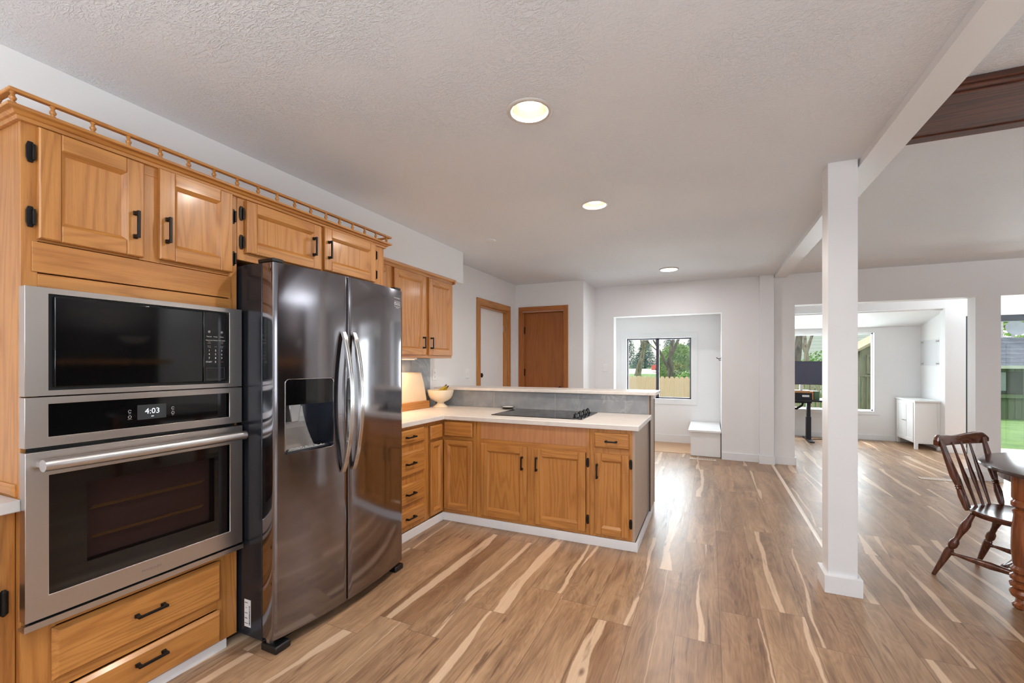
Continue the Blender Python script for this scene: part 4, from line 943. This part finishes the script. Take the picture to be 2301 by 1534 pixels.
for y0_, y1_ in ((8.70, 9.012), (9.018, 9.33)):
    d_ = MB(); d_.frus(y0_, y1_, .10, .71, 0, .015, .003); 
    o = MB(lambda u, v, w: (2.885 - w, u, v)).frus(y0_, y1_, .10, .71, 0, .012, .003).frus(y0_, y0_ + .05, .10, .71, .012, .018, .002).frus(y1_ - .05, y1_, .10, .71, .012, .018, .002).frus(y0_ + .05, y1_ - .05, .10, .15, .012, .018, .002).frus(y0_ + .05, y1_ - .05, .66, .71, .012, .018, .002).build('door', M_white, sb)
    ky = y1_ - .03 if y0_ < 9 else y0_ + .03
    MB(lambda u, v, w: (2.885 - w, u, v)).box(ky - .02, ky + .02, .405, .415, .018, .04).build('knob', M_ss, o)
b = MB(lambda u, v, w: (u, 8.66 - w, v)); b.frus(2.915, 3.14, .10, .71, 0, .004, .002); b.build('side_panel', M_white, sb)
ab = thing('acrylic_board', 'clear acrylic board held by four steel bolts on the sunroom wall', 'board', (3.19, 9.05, 1.48))
t = NT('clear_acrylic'); mx = t.n.new('ShaderNodeMixShader'); tr = t.n.new('ShaderNodeBsdfTransparent'); tr.inputs[0].default_value = (.985, .985, .99, 1); mx.inputs[0].default_value = .07
t.b.inputs['Base Color'].default_value = lin((214, 218, 220)); t.b.inputs['Roughness'].default_value = .08; t.l.new(tr.outputs[0], mx.inputs[1]); t.l.new(t.b.outputs[0], mx.inputs[2]); t.l.new(mx.outputs[0], t.n['Material Output'].inputs[0])
MB().box(3.176, 3.180, 8.76, 9.34, 1.275, 1.68).build('sheet', t.m, ab)
for y in (8.79, 9.31):
    for z in (1.305, 1.65): MB().lathe((3.20, y, z), (3.170, y, z), [(0, .010), (.8, .010), (.82, .013), (1, .012)], 14).build('bolt', M_ss, ab)
# ================================================================ OUTDOORS
M_grass = NT('lawn'); co = M_grass.coord(); n1 = M_grass.noise(co, 1.2, 4); n2 = M_grass.noise(co, 40, 3)
f_ = M_grass.math('ADD', M_grass.math('MULTIPLY', n1, .6), M_grass.math('MULTIPLY', n2, .4)); M_grass = M_grass.out(M_grass.ramp(f_, [(.35, lin((64, 104, 40))), (.65, lin((106, 140, 68)))]), .9)
M_pave = plain('pale_concrete', (206, 202, 194), .85)
def gz(y): 
    P_ = [(8.7, -.12), (24, -.90), (45, .05), (70, .6), (200, 1.0)]
    for (a, za), (b_, zb) in zip(P_, P_[1:]):
        if y <= b_: return za + (zb - za) * (y - a) / (b_ - a)
    return 1.0
b = MB(); ys = [8.75, 12, 16, 20, 24, 31, 38, 45, 50]
for y0_, y1_ in zip(ys, ys[1:]):
    b.face([b.p(-60, y0_, gz(y0_)), b.p(60, y0_, gz(y0_)), b.p(60, y1_, gz(y1_)), b.p(-60, y1_, gz(y1_))])
b.face([b.p(-60, 50, gz(50) - 1.5), b.p(60, 50, gz(50) - 1.5), b.p(60, 8.75, -2), b.p(-60, 8.75, -2)])
struct(b.build('ground_lawn', M_grass, smooth=False))
b = MB(); b.face([b.p(-60, 50, gz(50)), b.p(60, 50, gz(50)), b.p(60, 66, gz(66)), b.p(-60, 66, gz(66))]); b.face([b.p(-60, 50, gz(50)-1.5), b.p(60, 50, gz(50)-1.5), b.p(60, 66, gz(66)-1.5), b.p(-60, 66, gz(66)-1.5)])
struct(b.build('ground_street', M_pave, smooth=False))
b = MB(); b.box(3.3, 6.5, 8.70, 9.7, -.16, -.06); struct(b.build('ground_patio', M_pave))
b = MB(); b.face([b.p(-60, 66, gz(66)), b.p(60, 66, gz(66)), b.p(60, 160, gz(160)), b.p(-60, 160, gz(160))]); struct(b.build('ground_field', M_grass))
# fences
def fence(label, x0, x1, y, ztop, zb, pitch, wdt, mat, group):
    t = thing('picket_fence', label, 'fence', ((x0 + x1) / 2, y, zb), group)
    b = MB()
    for z in (zb + .25, ztop - .17): b.box(x0, x1, y + .02, y + .06, z, z + .08)
    b.build('rail', mat, t)
    b = MB(); h = ztop - zb; c = wdt * .28
    pts = [(x0, zb), (x0 + wdt, zb), (x0 + wdt, ztop - c * 1.6), (x0 + wdt - c, ztop), (x0 + c, ztop), (x0, ztop - c * 1.6)]
    b.prism(pts, lambda x, z, yy: (x, yy, z), y, y + .018); p0 = b.build('picket', mat, t)
    k = 1
    while x0 + k * pitch < x1:
        c_ = p0.copy(); COL.objects.link(c_); c_.location = (k * pitch, 0, random.uniform(-.008, .008)); k += 1
random.seed(11)
M_fence = wood('new_fence_pine', 2, (252, 216, 184), (242, 200, 164), (170, 132, 98), .8, pores=.3, coat=0)
M_fence2 = wood('weathered_fence_wood', 2, (206, 196, 168), (168, 156, 126), (110, 98, 76), .85, pores=.5, coat=0)
fence('new pale pine picket fence outside the nook window', -4.2, .9, 13.0, .945, -.32, .128, .1255, M_fence, None)
fence('weathered grey picket fence outside the desk window', 1.1, 3.0, 13.3, 1.0, -.34, .115, .085, M_fence2, None)
# trees
M_bark = NT('tree_bark'); n_ = M_bark.noise(M_bark.mapping(M_bark.coord(), (9, 9, 1.6)), 1, 5, .6, .5); M_bark = M_bark.out(M_bark.ramp(n_, [(.35, lin((96, 84, 70))), (.65, lin((172, 158, 136)))]), .9)
M_bark2 = NT('dark_tree_bark'); n_ = M_bark2.noise(M_bark2.mapping(M_bark2.coord(), (9, 9, 1.6)), 1, 5, .6, .5); M_bark2 = M_bark2.out(M_bark2.ramp(n_, [(.35, lin((52, 46, 38))), (.65, lin((120, 110, 92)))]), .9)
def leafmat(name, a, b_):
    t = NT(name); n = t.noise(t.coord(), 2.2, 4); return t.out(t.ramp(n, [(.35, lin(a)), (.65, lin(b_))]), .8)
LM = {'spring': leafmat('spring_leaves', (128, 176, 66), (186, 216, 118)), 'ever': leafmat('evergreen_needles', (56, 96, 84), (104, 140, 124)), 'bush': leafmat('bush_leaves', (84, 134, 60), (150, 188, 106)), 'mid': leafmat('mid_green_leaves', (100, 140, 68), (158, 182, 112))}
def tree(label, x, y, h, r, leaf=None, nleaf=0, seed=0, bark=None, depth=4, lsize=.12, trunk=.35, spread=.75):
    rd = random.Random(seed); z0 = gz(y) - .05
    t = thing('tree', label, 'tree', (x, y, z0)); b = MB(); tips = []
    def br(p, d, ln, rad, lv):
        pts = [p]; n = 4; q = Vector(p); dd = Vector(d)
        for k in range(n):
            dd = (dd + Vector((rd.uniform(-.13, .13), rd.uniform(-.13, .13), rd.uniform(-.02, .12)))).normalized(); q = q + dd * ln / n; pts.append(q.copy())
        b.tube(pts, [rad * (1 - .5 * k / n) for k in range(n + 1)], 7 if lv == 0 else 4)
        if lv >= depth: tips.append(q); return
        for k in range(3 if lv < 2 else 3):
            a = rd.uniform(0, 6.28); s = rd.uniform(.5, 1) * spread
            nd = (dd + Vector((math.cos(a) * s, math.sin(a) * s, rd.uniform(-.1, .35)))).normalized()
            i = rd.choice((2, 3, 4)) if lv else rd.choice((3, 4)); br(pts[i], nd, ln * rd.uniform(.6, .8), rad * .48 if i == 4 else rad * .4, lv + 1)
            tips.append(pts[i])
    br(Vector((x, y, z0)), Vector((rd.uniform(-.1, .1), 0, 1)), h * trunk, r, 0)
    b.build('trunk', bark or M_bark, t)
    if leaf:
        b = MB()
        for _ in range(nleaf):
            c = rd.choice(tips) + Vector((rd.gauss(0, .35), rd.gauss(0, .35), rd.gauss(0, .3))); v = Vector((rd.uniform(-1, 1), rd.uniform(-1, 1), rd.uniform(-1, 1))).normalized(); w_ = v.orthogonal().normalized() * lsize * rd.uniform(.5, 1.2); u_ = v.cross(w_) * .7
            b.face([b.p(*(c + w_)), b.p(*(c + u_)), b.p(*(c - w_)), b.p(*(c - u_))])
        f = b.build('foliage', LM[leaf], t, smooth=False, recalc=False)
def conifer(label, x, y, h, rad, seed):
    rd = random.Random(seed); z0 = gz(y) - .05; t = thing('conifer', label, 'tree', (x, y, z0), 'evergreens across the street')
    MB().tube([(x, y, z0), (x, y, z0 + h * .95)], [.15, .03], 6).build('trunk', M_bark2, t); b = MB()
    for k in range(4200):
        s = rd.random() ** .7; z = z0 + h * (1 - s) * .97 + .1; rr_ = rad * s * rd.uniform(.5, 1.05); a = rd.uniform(0, 6.28); c = Vector((x + rr_ * math.cos(a), y + rr_ * math.sin(a), z)); o_ = Vector((math.cos(a), math.sin(a), -.5)) * .2; sd_ = Vector((-math.sin(a), math.cos(a), rd.uniform(-.3, .3))) * .1
        b.face([b.p(*(c - sd_)), b.p(*(c + o_)), b.p(*(c + sd_))])
    b.build('foliage', LM['ever'], t, smooth=False, recalc=False)
random.seed(5)
for i, (x, y, h, rad) in enumerate(((-16, 69, 5.5, 2.3), (-12.3, 74, 7.2, 2.5), (-8.8, 69, 5.4, 2.3), (-5.6, 75, 7.4, 2.5), (-2.2, 69, 5.4, 2.3), (1.4, 75, 6.6, 2.5), (-20, 75, 7.2, 2.6))):
    conifer('dark evergreen tree in the row across the street', x, y, h, rad, i)
tree('bare pale tree seen through the left half of the nook window', -6.6, 46, 9.5, .34, None, 0, 2, depth=5)
tree('bare branching tree in the far left of the nook window', -11.5, 52, 9, .3, 'mid', 500, 8, depth=5)
tree('large grey tree standing close behind the nook fence', -1.42, 20, 6.5, .21, 'mid', 500, 14, M_bark2, depth=5, lsize=.07)
tree('tree with yellow-green leaves at the right of the nook window', -.75, 25, 6.5, .22, 'spring', 1400, 23, depth=5, lsize=.08)
tree('dark rough trunk at the left edge of the desk window', 2.02, 14.1, 8.0, .13, None, 0, 5, M_bark2, depth=3, trunk=.5)
tree('pale forked tree in the middle of the desk window', 3.28, 18.4, 5.6, .15, None, 0, 41, depth=4, trunk=.42)
tree('tall leafy tree rising behind the green shed', 11.2, 33, 9, .3, 'spring', 11000, 31, depth=5, lsize=.14)
tree('second leafy tree behind the green shed', 17.6, 37, 9.5, .3, 'spring', 11000, 37, depth=5, lsize=.14)
tree('leafy tree at the left end behind the green shed', 7.8, 36, 8.5, .3, 'spring', 9000, 43, depth=5, lsize=.14)
def bush(label, x, y, r, h, key, n, seed):
    rd = random.Random(seed); z0 = gz(y); t = thing('bush', label, 'bush', (x, y, z0))
    b = MB()
    for k in range(5): a = k * 1.25; b.tube([(x, y, z0 - .05), (x + .5 * r * math.cos(a), y + .5 * r * math.sin(a), z0 + h * .6)], [.02, .008], 5)
    b.build('stems', M_bark2, t); b = MB()
    for _ in range(n):
        v = Vector((rd.gauss(0, 1), rd.gauss(0, 1), rd.gauss(0, 1))).normalized() * rd.uniform(.5, 1) ** .5; c = Vector((x + v.x * r, y + v.y * r, z0 + h * .55 + v.z * h * .5)); q = Vector((rd.uniform(-1, 1), rd.uniform(-1, 1), rd.uniform(-1, 1))).normalized(); w_ = q.orthogonal().normalized() * .05; u_ = q.cross(w_) * .7
        b.face([b.p(*(c + w_)), b.p(*(c + u_)), b.p(*(c - w_)), b.p(*(c - u_))])
    b.build('foliage', LM[key], t, smooth=False, recalc=False)
bush('round green bush behind the nook fence on the right', -.45, 15.6, .75, 1.5, 'bush', 1800, 3)
bush('green bush below the white house behind the desk', 3.75, 19.0, .9, 2.3, 'bush', 1800, 4)
bush('tall grey-green hedge hiding the street in the right half of the nook window', -1.9, 31.0, 1.3, 3.1, 'mid', 12000, 9)
# vehicle and mailbox-like colour across the street
vh = thing('parked_car', 'red car parked across the street beyond the nook fence', 'car', (-4.3, 55, gz(55)))
b = MB(); z = gz(55); b.prism([(-6.2, z + .25), (-2.2, z + .25), (-2.2, z + .75), (-2.9, z + .85), (-3.5, z + 1.25), (-4.9, z + 1.28), (-5.5, z + .9), (-6.2, z + .8)], lambda x, zz, y: (x, y, zz), 54.2, 55.9); b.build('body', plain('red_car_paint', (206, 92, 76), .3), vh, .05)
for x in (-5.4, -3.0): MB().lathe((x, 54.15, z + .32), (x, 54.4, z + .32), [(0, .32), (1, .32)], 18).build('wheel', M_blackp, vh)
MB().prism([(-3.65, z + .9), (-3.6, z + 1.18), (-4.8, z + 1.2), (-5.2, z + .92)], lambda x, zz, y: (x, y, zz), 54.17, 54.2).build('window', M_glossblk, vh)
# white house beyond the desk
wh = thing('white_house', 'pale two-storey house beyond the trees behind the desk', 'house', (5.4, 27, gz(27)))
M_sid = brick_mat('pale_lap_siding', (236, 234, 226), (230, 228, 220), (214, 212, 204), 1.0, bw=30, rh=.18)
MB().box(3.9, 12.5, 28, 34, gz(28) - .2, 5.6).build('wall', M_sid, wh)
MB().prism([(27.5, 5.5), (34.5, 5.5), (31, 7.6)], lambda y, z, x: (x, y, z), 3.5, 12.9).build('roof', plain('house_roof', (120, 118, 116), .9), wh)
for x, z in ((5.25, 2.9), (7.0, 2.9)):
    f = MB().box(x, x + .8, 27.96, 28, z, z + 1.2).build('window', M_trim, wh); MB().box(x + .07, x + .73, 27.94, 27.96, z + .07, z + 1.13).build('pane', plain('dark_pane', (80, 86, 92), .1), f)
# playhouse / garden shed close to the desk window
gs = thing('garden_shed', 'weathered grey-green board shed at the right edge of the desk window', 'shed', (4.0, 12.6, gz(12)))
M_oldb = wood('weathered_board', 2, (150, 148, 124), (116, 114, 92), (76, 74, 58), .85, coat=0)
zb = gz(12) - .1
b = MB(); b.prism([(3.05, zb), (4.5, zb), (4.5, 1.75), (3.9, 2.12), (3.05, 1.60)], lambda x, z, y: (x, y, z), 12.0, 13.2); b.build('wall', M_oldb, gs)
b = MB()
for x in (3.07, 3.16, 3.27, 3.38, 3.5, 3.62): b.box(x, x + .028, 11.975, 12.0, zb, 1.02)
b.build('batten', M_oldb, gs)
b = MB(); b.prism([(2.90, 1.52), (2.90, 1.575), (3.9, 2.20), (4.68, 1.70), (4.68, 1.64), (3.9, 2.13)], lambda x, z, y: (x, y, z), 11.85, 13.25); b.build('roof', plain('tan_fascia', (178, 164, 132), .8), gs)
b = MB()
for q in ((3.16, 3.55, 1.45, 1.50), (3.16, 3.55, 1.08, 1.13), (3.16, 3.20, 1.13, 1.45), (3.51, 3.55, 1.13, 1.45)): b.box(q[0], q[1], 11.95, 12.0, q[2], q[3])
b.build('hatch_frame', M_oldb, gs, .003)
MB().box(3.04, 3.9, 11.96, 12.0, 1.02, 1.06).build('ledge', M_oldb, gs)
# green shed across the lawn
sh = thing('green_shed', 'olive green board and batten shed with a slate grey roof across the lawn', 'shed', (13.5, 25.2, gz(24)))
M_gw = wood('green_siding', 2, (112, 130, 92), (92, 110, 74), (66, 80, 54), .8, coat=0, pores=.3)
zb = gz(24) - .1
MB().box(9.2, 19, 24, 28, zb, 1.20).build('wall', M_gw, sh)
b = MB()
for k in range(48): b.box(9.25 + k * .2, 9.29 + k * .2, 23.97, 24.0, zb, 1.12)
b.build('batten', M_gw, sh)
M_sh = brick_mat('slate_shingles', (96, 104, 116), (78, 86, 98), (60, 66, 76), 1.0, bw=.45, rh=.16)
b = MB(); b.prism([(23.7, 1.16), (23.7, 1.22), (26.0, 2.42), (28.3, 1.22), (28.3, 1.16)], lambda y, z, x: (x, y, z), 8.9, 19.3); b.build('roof', M_sh, sh)
MB().box(8.9, 19.3, 23.66, 23.70, 1.10, 1.22).build('fascia', plain('pale_fascia', (204, 206, 188), .6), sh)
wn_ = MB().box(9.9, 11.25, 23.93, 24.0, .10, .98).build('window_surround', plain('dark_recess', (58, 66, 52), .8), sh)
MB().box(10.02, 10.75, 23.90, 23.93, .22, .96).build('pane', plain('shed_pane', (140, 154, 150), .2), wn_)
MB().box(9.85, 11.35, 23.80, 23.97, -.06, .08).build('sill', M_gw, sh)
nb = thing('neighbour_roof', 'pale low roof behind the green shed', 'house', (12, 31, 0))
MB().prism([(8.0, 2.15), (12.4, 2.74), (17, 2.1), (19, 1.0), (8, 1.0)], lambda x, z, y: (x, y, z), 29.5, 31.5).build('gable', plain('pale_roof', (222, 219, 222), .8), nb)
sdh = thing('satellite_dish', 'grey satellite dish on a pale pole above the shed roof', 'satellite dish', (11.9, 25.9, 2))
MB().tube([(11.9, 26.0, 2.38), (11.9, 26.0, 2.72)], .04).build('pole', M_trim, sdh)
b = MB(); spin(b, 0, 0, [(.01, 0), (.18, .03), (.33, .10), (.34, .10), (.19, .01), (.01, -.03)], 24)
mat_ = Matrix.Translation((11.9, 25.85, 2.78)) @ Matrix.Rotation(R(70), 4, 'X') @ Matrix.Rotation(R(0), 4, 'Y'); b.v = [tuple(mat_ @ Vector(v)) for v in b.v]; b.build('dish', plain('dish_grey', (170, 172, 178), .5), sdh)
gt = thing('garden_table', 'small white metal garden table on the lawn at the picture edge', 'table', (6.8, 13.2, gz(13.2)))
zt = gz(13.2)
b = MB(); spin(b, 6.85, 13.2, [(.24, .51), (.25, .52), (.24, .54), (.01, .54)], 24); b.build('top', M_white, gt)
for k in range(3): a = k * 2.1 + .5; MB().tube([(6.85 + .05 * math.cos(a), 13.2 + .05 * math.sin(a), .52), (6.85 + .09 * math.cos(a), 13.2 + .09 * math.sin(a), .2), (6.85 + .2 * math.cos(a), 13.2 + .2 * math.sin(a), zt)], .014).build('leg', M_white, gt)
